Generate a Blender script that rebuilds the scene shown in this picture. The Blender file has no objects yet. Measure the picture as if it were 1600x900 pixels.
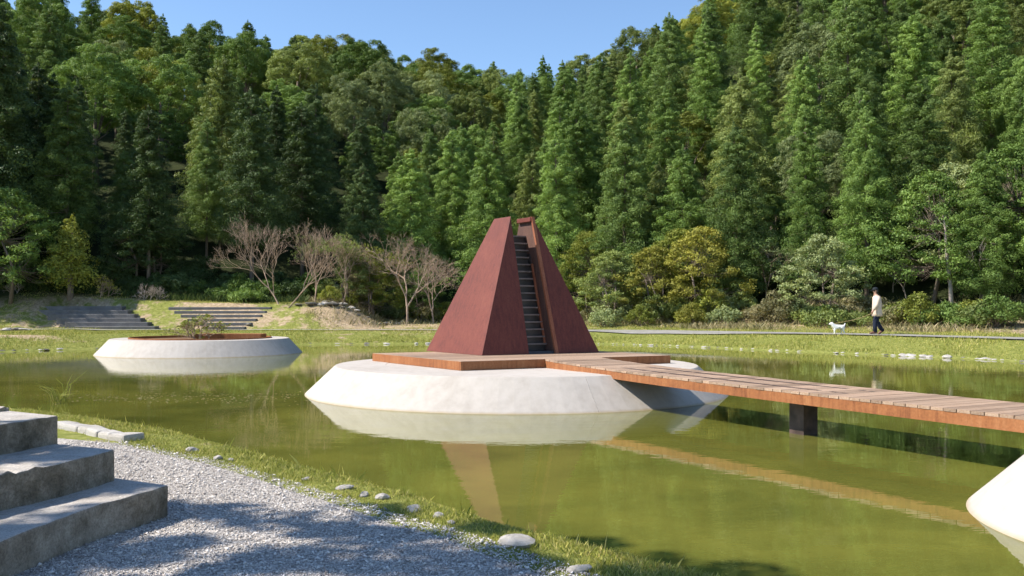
import bpy, bmesh, math, random
import numpy as np
from mathutils import Vector, Matrix
R_ = math.radians
sc = bpy.context.scene
C = sc.collection

# ------------------------------------------------------------------ camera
F, HOR, CAMZ = 1400.0, 484.0, 1.5          # focal length in photo pixels, horizon row, eye height above the water
cam = bpy.data.cameras.new('camera'); cam_o = bpy.data.objects.new('camera', cam); C.objects.link(cam_o)
cam.sensor_width = 36.0; cam.lens = F / 1600 * 36.0
cam.shift_y = (HOR - 450) / 1600
cam.clip_start = 0.05; cam.clip_end = 3000
cam_o.location = (0, 0, CAMZ); cam_o.rotation_euler = (math.pi / 2, 0, 0)
sc.camera = cam_o

# ------------------------------------------------------------------ sky, sun, exposure
SUN_AZ, SUN_EL = R_(189), R_(46)           # azimuth measured from +X, counter clockwise
sd = Vector((math.cos(SUN_AZ) * math.cos(SUN_EL), math.sin(SUN_AZ) * math.cos(SUN_EL), math.sin(SUN_EL)))
W = bpy.data.worlds.new('World'); sc.world = W; W.use_nodes = True
wn = W.node_tree; bg = wn.nodes['Background']
sky = wn.nodes.new('ShaderNodeTexSky'); sky.sky_type = 'NISHITA'; sky.sun_disc = False
sky.sun_elevation = SUN_EL; sky.sun_rotation = math.pi / 2 - SUN_AZ
sky.air_density = 1.0; sky.dust_density = 0.0; sky.ozone_density = 4.0
wn.links.new(sky.outputs[0], bg.inputs[0]); bg.inputs[1].default_value = 0.125
sun = bpy.data.lights.new('sun', 'SUN'); sun.energy = 4.9; sun.angle = R_(0.53); sun.color = (1.0, 0.945, 0.86)
sun_o = bpy.data.objects.new('sun', sun); C.objects.link(sun_o)
sun_o.rotation_euler = (-sd).to_track_quat('-Z', 'Y').to_euler()
vs = sc.view_settings; vs.view_transform = 'Standard'; vs.look = 'None'; vs.exposure = 0.75; vs.gamma = 1.0
vs.use_curve_mapping = False
sc.cycles.max_bounces = 4; sc.cycles.diffuse_bounces = 2; sc.cycles.glossy_bounces = 2
sc.cycles.use_adaptive_sampling = True; sc.cycles.adaptive_threshold = 0.05; sc.cycles.transmission_bounces = 2; sc.cycles.transparent_max_bounces = 4
sc.cycles.sample_clamp_indirect = 6.0

# ------------------------------------------------------------------ helpers
def at(px, py, z):
    """photo pixel + height -> point"""
    Y = F * (CAMZ - z) / (py - HOR)
    return Vector(((px - 800) / F * Y, Y, z))

def tag(o, label=None, cat=None, group=None, kind=None):
    if label: o['label'] = label
    if cat: o['category'] = cat
    if group: o['group'] = group
    if kind: o['kind'] = kind
    return o

def empty(name, loc=(0, 0, 0), rz=0.0):
    o = bpy.data.objects.new(name, None); C.objects.link(o)
    o.location = loc; o.rotation_euler = (0, 0, rz); o.empty_display_size = 0.2
    return o

def mesh(name, V, Fc, mat=None, smooth=False):
    me = bpy.data.meshes.new(name)
    if isinstance(Fc, np.ndarray):
        V = np.asarray(V, dtype=np.float32); n, k = Fc.shape
        me.vertices.add(len(V)); me.vertices.foreach_set('co', V.ravel())
        me.loops.add(n * k); me.loops.foreach_set('vertex_index', Fc.astype(np.int32).ravel())
        me.polygons.add(n)
        me.polygons.foreach_set('loop_start', np.arange(0, n * k, k, dtype=np.int32))
        me.polygons.foreach_set('loop_total', np.full(n, k, dtype=np.int32))
        me.update(calc_edges=True)
    else:
        me.from_pydata([tuple(v) for v in V], [], [tuple(f) for f in Fc]); me.update()
    if smooth: me.polygons.foreach_set('use_smooth', [True] * len(me.polygons))
    if mat: me.materials.append(mat)
    return me

def link(name, me, parent=None, loc=(0, 0, 0)):
    o = bpy.data.objects.new(name, me); C.objects.link(o); o.location = loc
    if parent: o.parent = parent
    return o

def obj(name, V, Fc, mat, parent=None, smooth=False, loc=(0, 0, 0)):
    return link(name, mesh(name, V, Fc, mat, smooth), parent, loc)

class MB:
    def __init__(s): s.V = []; s.F = []
    def add(s, V, Fc):
        b = len(s.V); s.V += [tuple(v) for v in V]; s.F += [tuple(i + b for i in f) for f in Fc]
    def hexa(s, b4, t4):
        s.add(list(b4) + list(t4), [(3, 2, 1, 0), (4, 5, 6, 7), (0, 1, 5, 4), (1, 2, 6, 5), (2, 3, 7, 6), (3, 0, 4, 7)])
    def box(s, x0, x1, y0, y1, z0, z1):
        s.hexa([(x0, y0, z0), (x1, y0, z0), (x1, y1, z0), (x0, y1, z0)], [(x0, y0, z1), (x1, y0, z1), (x1, y1, z1), (x0, y1, z1)])
    def tube(s, pts, rad, n=6, cap=True):
        pts = [Vector(p) for p in pts]; b = len(s.V)
        up = Vector((0, 0, 1))
        prev = None
        for i, p in enumerate(pts):
            d = (pts[min(i + 1, len(pts) - 1)] - pts[max(i - 1, 0)])
            d = d.normalized() if d.length > 1e-9 else Vector((0, 0, 1))
            if prev is None:
                a = d.orthogonal().normalized()
            else:
                a = (prev - d * prev.dot(d)); a = a.normalized() if a.length > 1e-6 else d.orthogonal().normalized()
            prev = a; c = d.cross(a)
            for k in range(n):
                t = 2 * math.pi * k / n
                s.V.append(tuple(p + (a * math.cos(t) + c * math.sin(t)) * rad[i]))
        for i in range(len(pts) - 1):
            for k in range(n):
                k2 = (k + 1) % n
                s.F.append((b + i * n + k, b + i * n + k2, b + (i + 1) * n + k2, b + (i + 1) * n + k))
        if cap:
            s.F.append(tuple(b + k for k in reversed(range(n))))
            e = b + (len(pts) - 1) * n; s.F.append(tuple(e + k for k in range(n)))
    def build(s, name, mat, parent=None, smooth=False, loc=(0, 0, 0), bevel=0):
        o = obj(name, s.V, s.F, mat, parent, smooth, loc)
        if bevel: bevel_mesh(o.data, bevel)
        return o

def bevel_mesh(me, w, seg=2):
    bm = bmesh.new(); bm.from_mesh(me); bmesh.ops.remove_doubles(bm, verts=bm.verts, dist=1e-5)
    bmesh.ops.recalc_face_normals(bm, faces=bm.faces)
    es = [e for e in bm.edges if len(e.link_faces) == 2 and e.calc_face_angle(0) > 0.5]
    bmesh.ops.bevel(bm, geom=es, offset=w, segments=seg, affect='EDGES', profile=0.6)
    bm.to_mesh(me); bm.free(); me.update()

def copy_tree(o, parent=None):
    c = o.copy(); C.objects.link(c); c.parent = parent
    for ch in list(o.children): copy_tree(ch, c)
    return c

# ------------------------------------------------------------------ materials
class NT:
    def __init__(s, name):
        s.m = bpy.data.materials.new(name); s.m.use_nodes = True; s.t = s.m.node_tree; s.n = s.t.nodes
        s.b = s.n['Principled BSDF']; s.out = s.n['Material Output']
        s.tc = s.n.new('ShaderNodeTexCoord')
    def L(s, a, b): s.t.links.new(a, b)
    def mapping(s, scale=(1, 1, 1), rot=(0, 0, 0), space='Object'):
        m = s.n.new('ShaderNodeMapping'); m.inputs['Scale'].default_value = scale; m.inputs['Rotation'].default_value = rot
        s.L(s.tc.outputs[space], m.inputs[0]); return m.outputs[0]
    def noise(s, scale, detail=6, rough=0.55, vec=None, dist=0.0):
        n = s.n.new('ShaderNodeTexNoise'); n.inputs['Scale'].default_value = scale; n.inputs['Detail'].default_value = detail
        n.inputs['Roughness'].default_value = rough; n.inputs['Distortion'].default_value = dist
        s.L(vec if vec is not None else s.tc.outputs['Object'], n.inputs['Vector']); return n.outputs['Fac']
    def voro(s, scale, vec=None, out='Color'):
        n = s.n.new('ShaderNodeTexVoronoi'); n.inputs['Scale'].default_value = scale
        s.L(vec if vec is not None else s.tc.outputs['Object'], n.inputs['Vector']); return n.outputs[out]
    def ramp(s, fac, stops, interp='LINEAR'):
        r = s.n.new('ShaderNodeValToRGB'); cr = r.color_ramp; cr.interpolation = interp
        while len(cr.elements) < len(stops): cr.elements.new(0.5)
        for e, (p, c) in zip(cr.elements, stops):
            e.position = p; e.color = (c[0], c[1], c[2], 1) if not isinstance(c, (int, float)) else (c, c, c, 1)
        s.L(fac, r.inputs[0]); return r.outputs[0]
    def mix(s, a, b, fac, mode='MIX'):
        m = s.n.new('ShaderNodeMix'); m.data_type = 'RGBA'; m.blend_type = mode
        for sock, v in ((m.inputs['Factor'], fac), (m.inputs['A'], a), (m.inputs['B'], b)):
            if isinstance(v, (int, float)): sock.default_value = v if sock.type == 'VALUE' else (v, v, v, 1)
            elif isinstance(v, tuple): sock.default_value = (*v[:3], 1)
            else: s.L(v, sock)
        return m.outputs['Result']
    def math(s, op, a, b=0.0):
        m = s.n.new('ShaderNodeMath'); m.operation = op
        for i, v in enumerate((a, b)):
            if isinstance(v, (int, float)): m.inputs[i].default_value = v
            else: s.L(v, m.inputs[i])
        return m.outputs[0]
    def bump(s, h, strength=0.3, dist=0.02):
        b = s.n.new('ShaderNodeBump'); b.inputs['Strength'].default_value = strength; b.inputs['Distance'].default_value = dist
        s.L(h, b.inputs['Height']); s.L(b.outputs[0], s.b.inputs['Normal']); return b.outputs[0]
    def col(s, c):
        if isinstance(c, tuple): s.b.inputs['Base Color'].default_value = (*c, 1)
        else: s.L(c, s.b.inputs['Base Color'])
    def set(s, rough=0.7, spec=0.3, metal=0.0):
        s.b.inputs['Roughness'].default_value = rough; s.b.inputs['Specular IOR Level'].default_value = spec
        s.b.inputs['Metallic'].default_value = metal; return s

def mat_corten(name, a, b, c, streak=True):
    t = NT(name).set(0.62, 0.3)
    n1 = t.noise(1.3, 8, 0.6); n2 = t.noise(3.0, 8, 0.65, t.mapping((6, 6, 0.5))); n3 = t.noise(45, 4, 0.7)
    base = t.ramp(t.mix(n1, n2, 0.6), [(0.33, a), (0.5, b), (0.68, c)])
    base = t.mix(base, t.ramp(n3, [(0.35, (0.55, 0.5, 0.5)), (0.65, (1.15, 1.1, 1.1))]), 0.5, 'MULTIPLY')
    t.col(base); t.bump(n3, 0.12, 0.01); return t.m

def mat_foliage(trans=0.22, var=0.42):
    """leaf colour comes from the plant (object colour), with variation from leaf to leaf"""
    t = NT('foliage').set(0.55, 0.18)
    oi = t.n.new('ShaderNodeObjectInfo'); ge = t.n.new('ShaderNodeNewGeometry')
    f = t.math('ADD', t.math('MULTIPLY', oi.outputs['Random'], 0.4), t.math('MULTIPLY', ge.outputs['Random Per Island'], 0.6))
    col = t.mix(oi.outputs['Color'], t.mix((0.64, 0.74, 0.66), (1.38, 1.27, 1.36), f), 1.0, 'MULTIPLY')
    patch = t.noise(0.5, 3, 0.5)
    col = t.mix(col, t.ramp(patch, [(0.35, (0.72, 0.75, 0.8)), (0.65, (1.2, 1.17, 1.05))]), 0.7, 'MULTIPLY')
    tone = t.math('ADD', t.math('MULTIPLY', oi.outputs['Random'], var), 1.0 - var / 2)
    col = t.mix(col, tone, 1.0, 'MULTIPLY')
    t.col(col)
    tr = t.n.new('ShaderNodeBsdfTranslucent'); t.L(t.mix(col, (1.25, 1.25, 0.6), 1.0, 'MULTIPLY'), tr.inputs[0])
    mx = t.n.new('ShaderNodeMixShader'); mx.inputs[0].default_value = trans
    t.L(t.b.outputs[0], mx.inputs[1]); t.L(tr.outputs[0], mx.inputs[2]); t.L(mx.outputs[0], t.out.inputs[0])
    return t.m

def mat_bark(name, a, b):
    t = NT(name).set(0.9, 0.1)
    n = t.noise(4, 6, 0.65, t.mapping((4, 4, 0.6))); t.col(t.ramp(n, [(0.3, a), (0.7, b)])); t.bump(n, 0.5, 0.03); return t.m

def mat_plain(name, c, rough=0.8, spec=0.2, var=0.25, scale=8):
    t = NT(name).set(rough, spec); n = t.noise(scale, 5)
    t.col(t.ramp(n, [(0.3, tuple(x * (1 - var) for x in c)), (0.7, tuple(min(1, x * (1 + var)) for x in c))])); return t.m

M = {}
M['corten'] = mat_corten('corten_red', (0.1092, 0.0306, 0.0230), (0.1596, 0.0431, 0.0296), (0.1974, 0.0593, 0.0378))
M['corten_edge'] = mat_corten('corten_edge', (0.2220, 0.0703, 0.0333), (0.3108, 0.1110, 0.0555), (0.3848, 0.1628, 0.0888))
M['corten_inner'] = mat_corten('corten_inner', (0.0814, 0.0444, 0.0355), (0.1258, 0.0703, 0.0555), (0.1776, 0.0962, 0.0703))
M['fascia'] = mat_corten('rust_fascia', (0.1776, 0.0629, 0.0259), (0.3108, 0.1221, 0.0444), (0.3848, 0.1776, 0.0740))
M['stairsteel'] = mat_plain('stair_steel', (0.04, 0.032, 0.031), 0.45, 0.5, 0.3, 5)
M['tread'] = mat_plain('pale_tread', (0.19, 0.15, 0.135), 0.5, 0.4, 0.3, 5)  # treads set paler than the risers so each step shows
M['pier'] = mat_plain('pier_steel', (0.085, 0.056, 0.045), 0.5, 0.4, 0.5, 7)

def mat_plank():
    t = NT('deck_wood').set(0.75, 0.2)
    oi = t.n.new('ShaderNodeObjectInfo')
    g = t.noise(3, 8, 0.7, t.mapping((1.5, 14, 14)))
    col = t.ramp(g, [(0.25, (0.2220, 0.1370, 0.0863)), (0.5, (0.3552, 0.2410, 0.1667)), (0.8, (0.4618, 0.3616, 0.2701))])
    tone = t.math('ADD', t.math('MULTIPLY', oi.outputs['Random'], 0.5), 0.72)
    t.col(t.mix(col, tone, 1.0, 'MULTIPLY')); t.bump(g, 0.3, 0.006); return t.m
M['plank'] = mat_plank()

def mat_concrete():
    t = NT('white_concrete').set(0.85, 0.25)
    n = t.noise(1.2, 7, 0.6); n2 = t.noise(120, 3, 0.7); n3 = t.noise(3, 6, 0.6, t.mapping((2.5, 2.5, 0.3)))
    col = t.ramp(t.mix(n, n3, 0.5), [(0.28, (0.37, 0.325, 0.278)), (0.55, (0.47, 0.422, 0.372)), (0.8, (0.505, 0.46, 0.414))])
    col = t.mix(col, t.ramp(n2, [(0.3, 0.82), (0.6, 1.05)]), 0.6, 'MULTIPLY')
    # algae stain just above the water line (wear, follows the height of the stone)
    se = t.n.new('ShaderNodeSeparateXYZ'); t.L(t.tc.outputs['Object'], se.inputs[0])
    h = t.math('ADD', se.outputs[2], t.math('MULTIPLY', t.noise(6, 4), 0.03))
    st = t.ramp(h, [(0.012, 1.0), (0.05, 0.0)])
    t.col(t.mix(col, (0.33, 0.24, 0.12), t.math('MULTIPLY', st, 0.7))); t.bump(n2, 0.15, 0.004); return t.m
M['concrete'] = mat_concrete()

def mat_stone(name, dark, mid, light, sc_=9, spot=0.7):
    t = NT(name).set(0.9, 0.15)
    n = t.noise(sc_, 10, 0.72, dist=0.3); n2 = t.noise(70, 5, 0.75); n3 = t.noise(1.6, 5, 0.6)
    col = t.ramp(t.mix(n, n3, 0.4), [(0.3, dark), (0.5, mid), (0.7, light)])
    col = t.mix(col, t.ramp(n2, [(0.35, 0.45), (0.62, 1.25)]), spot, 'MULTIPLY')
    t.col(col); t.bump(t.mix(n, n2, 0.5), 0.7, 0.02); return t.m
def mat_granite():
    t = NT('granite').set(0.9, 0.15)
    n = t.noise(9, 10, 0.72, dist=0.3); n2 = t.noise(70, 5, 0.75); n3 = t.noise(1.6, 5, 0.6)
    col = t.ramp(t.mix(n, n3, 0.4), [(0.3, (0.30, 0.26, 0.215)), (0.5, (0.48, 0.43, 0.375)), (0.7, (0.60, 0.55, 0.50))])
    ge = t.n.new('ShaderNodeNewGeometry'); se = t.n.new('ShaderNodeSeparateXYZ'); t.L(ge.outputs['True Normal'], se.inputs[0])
    riser_col = t.ramp(t.mix(n, n3, 0.5), [(0.34, (0.085, 0.07, 0.045)), (0.47, (0.25, 0.21, 0.155)), (0.62, (0.48, 0.415, 0.33))])
    col = t.mix(riser_col, col, t.ramp(se.outputs[2], [(0.3, 0.0), (0.8, 1.0)]))      # vertical faces take the darker mottled ramp, tops the paler one
    t.col(t.mix(col, t.ramp(n2, [(0.35, 0.5), (0.62, 1.2)]), 0.65, 'MULTIPLY')); t.bump(t.mix(n, n2, 0.5), 0.8, 0.02); return t.m
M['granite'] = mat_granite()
M['granite_old'] = mat_stone('granite', (0.20, 0.165, 0.125), (0.38, 0.325, 0.26), (0.52, 0.46, 0.39))
M['granite_far'] = mat_stone('granite_far', (0.12, 0.115, 0.11), (0.17, 0.16, 0.155), (0.23, 0.22, 0.21), 3)
M['rock'] = mat_stone('pale_rock', (0.2951, 0.2691, 0.2344), (0.4340, 0.3993, 0.3559), (0.5382, 0.5034, 0.4600), 3, 0.4)
M['rock_dark'] = mat_stone('dark_rock', (0.08, 0.075, 0.065), (0.17, 0.155, 0.13), (0.30, 0.27, 0.23), 3, 0.4)

def mat_gravelbed():
    t = NT('gravel_bed').set(0.95, 0.1)
    v = t.voro(55); v2 = t.noise(0.7, 5); n3 = t.noise(150, 4, 0.7)
    bw = t.n.new('ShaderNodeRGBToBW'); t.L(v, bw.inputs[0])
    col = t.ramp(bw.outputs[0], [(0.1, (0.2400, 0.2146, 0.1958)), (0.5, (0.4500, 0.4070, 0.3625)), (0.9, (0.6600, 0.6068, 0.5510))])
    col = t.mix(col, t.ramp(v2, [(0.3, (0.9000, 0.9000, 0.9000)), (0.7, (1.1, 1.08, 1.05))]), 0.8, 'MULTIPLY')
    t.col(t.mix(col, t.ramp(n3, [(0.35, 0.6), (0.6, 1.15)]), 0.6, 'MULTIPLY')); t.bump(t.voro(55, out='Distance'), 0.8, 0.015); return t.m
M['gravelbed'] = mat_gravelbed()
def mat_pebble():
    t = NT('pebble').set(0.85, 0.2); ge = t.n.new('ShaderNodeNewGeometry')
    t.col(t.ramp(ge.outputs['Random Per Island'], [(0.0, (0.2250, 0.1971, 0.1787)), (0.4, (0.4500, 0.4088, 0.3718)), (0.8, (0.6750, 0.6205, 0.5648)), (1.0, (0.8700, 0.8030, 0.7436))])); return t.m
M['pebble'] = mat_pebble()
M['path'] = mat_plain('pale_path', (0.27, 0.255, 0.225), 0.95, 0.1, 0.15, 2.5)

def mat_ground():
    t = NT('meadow_ground').set(0.95, 0.1)
    n = t.noise(0.25, 8, 0.65); n2 = t.noise(1.4, 8, 0.7); n3 = t.noise(7, 6, 0.7)
    grass = t.ramp(n3, [(0.3, (0.1000, 0.1207, 0.0274)), (0.5, (0.1998, 0.2132, 0.0487)), (0.72, (0.3381, 0.3197, 0.1066))])
    dry = t.ramp(n3, [(0.3, (0.2152, 0.1563, 0.0914)), (0.55, (0.4150, 0.3126, 0.1979)), (0.75, (0.6455, 0.5116, 0.3959))])
    at_ = t.n.new('ShaderNodeAttribute'); at_.attribute_name = 'dry'
    f = t.math('ADD', at_.outputs['Fac'], t.math('MULTIPLY', t.math('SUBTRACT', n2, 0.5), 1.6))
    col = t.mix(grass, dry, t.ramp(f, [(0.42, 0.0), (0.6, 1.0)]))
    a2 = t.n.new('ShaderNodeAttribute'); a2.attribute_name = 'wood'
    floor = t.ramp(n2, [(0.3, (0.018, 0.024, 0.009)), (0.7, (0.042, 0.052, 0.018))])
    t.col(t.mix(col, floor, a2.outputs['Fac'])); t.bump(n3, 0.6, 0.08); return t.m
M['ground'] = mat_ground()

def mat_water():
    t = NT('pond_water').set(0.012, 0.5)
    t.b.inputs['IOR'].default_value = 1.333
    n = t.noise(0.16, 6, 0.6, dist=0.6); n2 = t.noise(0.9, 6, 0.65, dist=0.4)
    col = t.ramp(t.mix(n, n2, 0.35), [(0.30, (0.0421, 0.0505, 0.0089)), (0.44, (0.1004, 0.1042, 0.0193)), (0.60, (0.1702, 0.1643, 0.0297)), (0.80, (0.2268, 0.2022, 0.0416))])
    t.col(col)
    r1 = t.noise(2.6, 3, 0.5, t.mapping((0.55, 1.5, 1))); r2 = t.noise(11, 2, 0.5, t.mapping((0.7, 1.5, 1)))
    big = t.ramp(t.noise(0.12, 2), [(0.35, 0.25), (0.65, 1.0)])
    h = t.math('ADD', t.math('MULTIPLY', r1, 1.0), t.math('MULTIPLY', r2, 0.20))
    t.bump(t.math('MULTIPLY', h, big), 0.10, 0.022)
    return t.m
M['water'] = mat_water()
def mat_grass(name, a, b, c):
    t = NT(name).set(0.6, 0.2); ge = t.n.new('ShaderNodeNewGeometry')
    col = t.ramp(ge.outputs['Random Per Island'], [(0.0, a), (0.55, b), (1.0, c)])
    t.col(t.mix(col, t.ramp(t.noise(0.6, 4), [(0.35, (0.75, 0.8, 0.7)), (0.65, (1.15, 1.1, 1.1))]), 0.8, 'MULTIPLY'))
    tr = t.n.new('ShaderNodeBsdfTranslucent'); t.L(col, tr.inputs[0])
    mx = t.n.new('ShaderNodeMixShader'); mx.inputs[0].default_value = 0.3
    t.L(t.b.outputs[0], mx.inputs[1]); t.L(tr.outputs[0], mx.inputs[2]); t.L(mx.outputs[0], t.out.inputs[0]); return t.m
M['grass'] = mat_grass('grass_blades', (0.1815, 0.2132, 0.0347), (0.3795, 0.3896, 0.0788), (0.6600, 0.5586, 0.2205))
M['drygrass'] = mat_grass('dry_grass_blades', (0.1820, 0.1820, 0.0650), (0.3380, 0.2860, 0.1430), (0.5460, 0.4550, 0.2860))
M['weeds'] = mat_grass('weed_blades', (0.03, 0.06, 0.018), (0.07, 0.11, 0.03), (0.15, 0.18, 0.05))
M['foliage'] = mat_foliage()
FOL = {'f_cedar': (0.135, 0.2, 0.056), 'f_shade': (0.078, 0.12, 0.042), 'f_fresh': (0.178, 0.268, 0.066), 'f_olive': (0.2, 0.245, 0.072), 'f_broad': (0.148, 0.225, 0.054), 'f_grey': (0.25, 0.295, 0.125), 'f_yellow': (0.2398, 0.262, 0.048), 'f_gold': (0.275, 0.265, 0.052), 'f_dry': (0.2856, 0.2553, 0.1305)}  # darkest green: shade of the left forest put into the leaf colour
M['bark'] = mat_bark('cedar_bark', (0.10, 0.075, 0.055), (0.26, 0.21, 0.165))
M['bark_pale'] = mat_bark('pale_bark', (0.26, 0.215, 0.175), (0.46, 0.39, 0.33))
M['twig'] = mat_plain('twig_bark', (0.3690, 0.2694, 0.1944), 0.9, 0.1, 0.25, 3)
M['soil'] = mat_plain('planter_soil', (0.17, 0.10, 0.055), 0.95, 0.1, 0.5, 6)

# ------------------------------------------------------------------ ground shape
POND = np.array([(-4.87, 11.17), (-3.64, 10.19), (-2.39, 8.82), (-1.57, 7.84), (-1.04, 7.27), (-.475, 6.65), (0, 5.98), (.40, 5.56), (.866, 5.05),
    (2.0, 3.9), (3.6, 1.9), (6.5, .2), (11, .3), (15, 4), (17.5, 11), (16.6, 19), (14.9, 25.0), (13.9, 27.4), (12.1, 29.6), (9.5, 32.7), (7.0, 36.3), (4.2, 38.9), (0, 39.6),
    (-3.4, 39.3), (-8.3, 38.6), (-12, 37.3), (-14.6, 35.2), (-16.4, 33.6), (-18.4, 31.6), (-24, 29), (-29, 24), (-25, 18), (-14, 14.8), (-8, 13.2), (-6.2, 12.2)])
def sdist(X, Y):
    """distance to the shore line, positive on land"""
    X = np.asarray(X, float); Y = np.asarray(Y, float)
    d = np.full(X.shape, 1e9); ins = np.zeros(X.shape, bool)
    n = len(POND)
    for i in range(n):
        ax, ay = POND[i]; bx, by = POND[(i + 1) % n]
        ex, ey = bx - ax, by - ay
        t = np.clip(((X - ax) * ex + (Y - ay) * ey) / (ex * ex + ey * ey), 0, 1)
        d = np.minimum(d, np.hypot(X - ax - t * ex, Y - ay - t * ey))
        c = ((ay > Y) != (by > Y)) & (X < (bx - ax) * (Y - ay) / (by - ay + 1e-12) + ax)
        ins ^= c
    return np.where(ins, -d, d)
def sstep(a, b, x):
    t = np.clip((x - a) / (b - a), 0, 1); return t * t * (3 - 2 * t)
def softplus(x, k): return k * np.logaddexp(0, x / k)
def lump(X, Y, s, seed):
    r = np.random.RandomState(seed); z = 0
    for i in range(5):
        a = r.uniform(0, 6.28); f = s * r.uniform(.6, 1.7)
        z = z + np.sin((X * math.cos(a) + Y * math.sin(a)) * f + r.uniform(0, 6.28))
    return z / 5
def hillz(X, Y):
    dr = (X - 3.7) * .62 + (Y - 51) * .785
    dl = (X + 8) * -.35 + (Y - 53) * .94
    cap = np.interp(X, [-90, -60, -45, -25, 0, 8, 20, 40, 90], [30, 30, 28, 22.5, 20.5, 21, 26, 46, 70])
    zr = softplus(dr - 1, 2) * .70; zl = softplus(dl - .5, 2) * .52
    z = np.maximum(zr, zl); z = z + .6 * np.exp(-np.abs(zr - zl) / 2) * sstep(1, 4, z)
    z = -softplus(-(z - cap), 3) + cap
    # the ground falls away behind the ridge
    return np.maximum(z, 0) * (1 - .9 * sstep(150, 420, np.hypot(X, Y)))
def ground(X, Y):
    X = np.asarray(X, float); Y = np.asarray(Y, float); d = sdist(X, Y)
    near = 1 - sstep(13, 19, Y + .25 * np.abs(X + 2))
    zn = .20 * sstep(-.06, .42, d) - .02
    zf = .10 * sstep(-.05, .25, d) + .40 * sstep(.1, 3.4, d)
    z = np.where(d > 0, near * zn + (1 - near) * zf, 0)
    z = np.where(d <= 0, -.02 * near - .7 * sstep(0, 2.2, -d), z)
    land = sstep(2.5, 7, d) * (1 - near)
    z = z + land * (.05 * lump(X, Y, .7, 3) + .02 * lump(X, Y, 2.3, 4)) * (1 - sstep(42.8, 43.6, Y) * (X < -8) * (Y < 47))
    # embankment that carries the two flights of stone steps
    s = np.clip((Y - 43.75) / 2.76, 0, 1) * sstep(-33, -25, X) * (1 - sstep(-9.5, -6.5, X))
    z = z + land * (1.18 * s - .06 * (s > 0) * (s < 1))
    ln = .5 + .197 * np.clip((Y - 43.7) / .46, 0, 6) - .13
    z = np.where((X > -24.2) & (X < -11.2) & (Y > 43.3) & (Y < 46.8), np.minimum(z, ln), z)
    z = z + land * .25 * np.exp(-((X + 3) / 7) ** 2 - ((Y - 47) / 3) ** 2)
    return z + hillz(X, Y) * sstep(.5, 6, d) * (1 - ((X > -24.2) & (X < -11.2) & (Y > 43.3) & (Y < 46.8)))
def gz(x, y): return float(ground(np.array([x]), np.array([y]))[0])

def axis(segs, lo, hi, g=1.14):
    a = []
    for (x0, x1, st) in segs: a += list(np.arange(x0, x1 - 1e-6, st))
    x = segs[-1][1]; st = segs[-1][2]
    while x < hi: a.append(x); st *= g; x += st
    a.append(hi)
    x = segs[0][0]; st = segs[0][2]; pre = []
    while x > lo: st *= g; x -= st; pre.append(max(x, lo))
    return np.array(sorted(set([round(v, 4) for v in pre + a])))
xs = axis([(-32, -7, .6), (-7, 3.4, .16), (3.4, 26, .6)], -900, 900)
ys = axis([(3, 12, .16), (12, 28, .7), (28, 62, .45), (62, 125, 1.6)], -300, 1500)
GX, GY = np.meshgrid(xs, ys); GZ = ground(GX, GY)
nx, ny = len(xs), len(ys)
idx = np.arange(nx * ny).reshape(ny, nx)
FQ = np.stack([idx[:-1, :-1], idx[:-1, 1:], idx[1:, 1:], idx[1:, :-1]], -1).reshape(-1, 4)
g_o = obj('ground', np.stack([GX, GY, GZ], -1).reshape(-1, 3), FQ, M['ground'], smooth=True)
tag(g_o, 'grassy pond banks and wooded valley slopes', 'ground', kind='structure')
def dryness(X, Y):
    d = sdist(X, Y)
    v = .38 + .28 * lump(X, Y, .35, 9) + .08 * lump(X, Y, 1.6, 19)
    v = v + .55 * np.exp(-((X + 4.5) / 6) ** 2 - ((Y - 47.5) / 2.4) ** 2)       # bare stony patch
    v = v + .6 * np.exp(-((X + 14.6) / 2.6) ** 2 - ((Y - 45.4) / 1.8) ** 2)      # earth between the two flights
    v = v + .6 * np.exp(-((X + 8.3) / 1.8) ** 2 - ((Y - 46) / 1.7) ** 2)
    v = v + .8 * np.exp(-((X + 19.5) / 3.2) ** 2 - ((Y - 35.0) / .9) ** 2)       # sandy shore
    v = v + .35 * sstep(4, 9, d) * sstep(5, 12, X) - .25 * (1 - sstep(.5, 4.5, d))
    return np.clip(v, 0, 1)
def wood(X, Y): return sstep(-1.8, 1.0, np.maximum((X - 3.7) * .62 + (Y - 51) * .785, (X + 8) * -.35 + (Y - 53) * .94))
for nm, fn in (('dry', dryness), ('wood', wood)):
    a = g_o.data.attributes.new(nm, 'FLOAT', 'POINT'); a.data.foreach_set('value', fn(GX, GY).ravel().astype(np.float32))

wx = np.array([-34, 22.]); 
w_o = obj('water', [(-34, -3, 0), (22, -3, 0), (22, 43, 0), (-34, 43, 0)], [(0, 1, 2, 3)], M['water'])
tag(w_o, 'murky green pond water with clear reflections', 'water', kind='structure')

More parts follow.
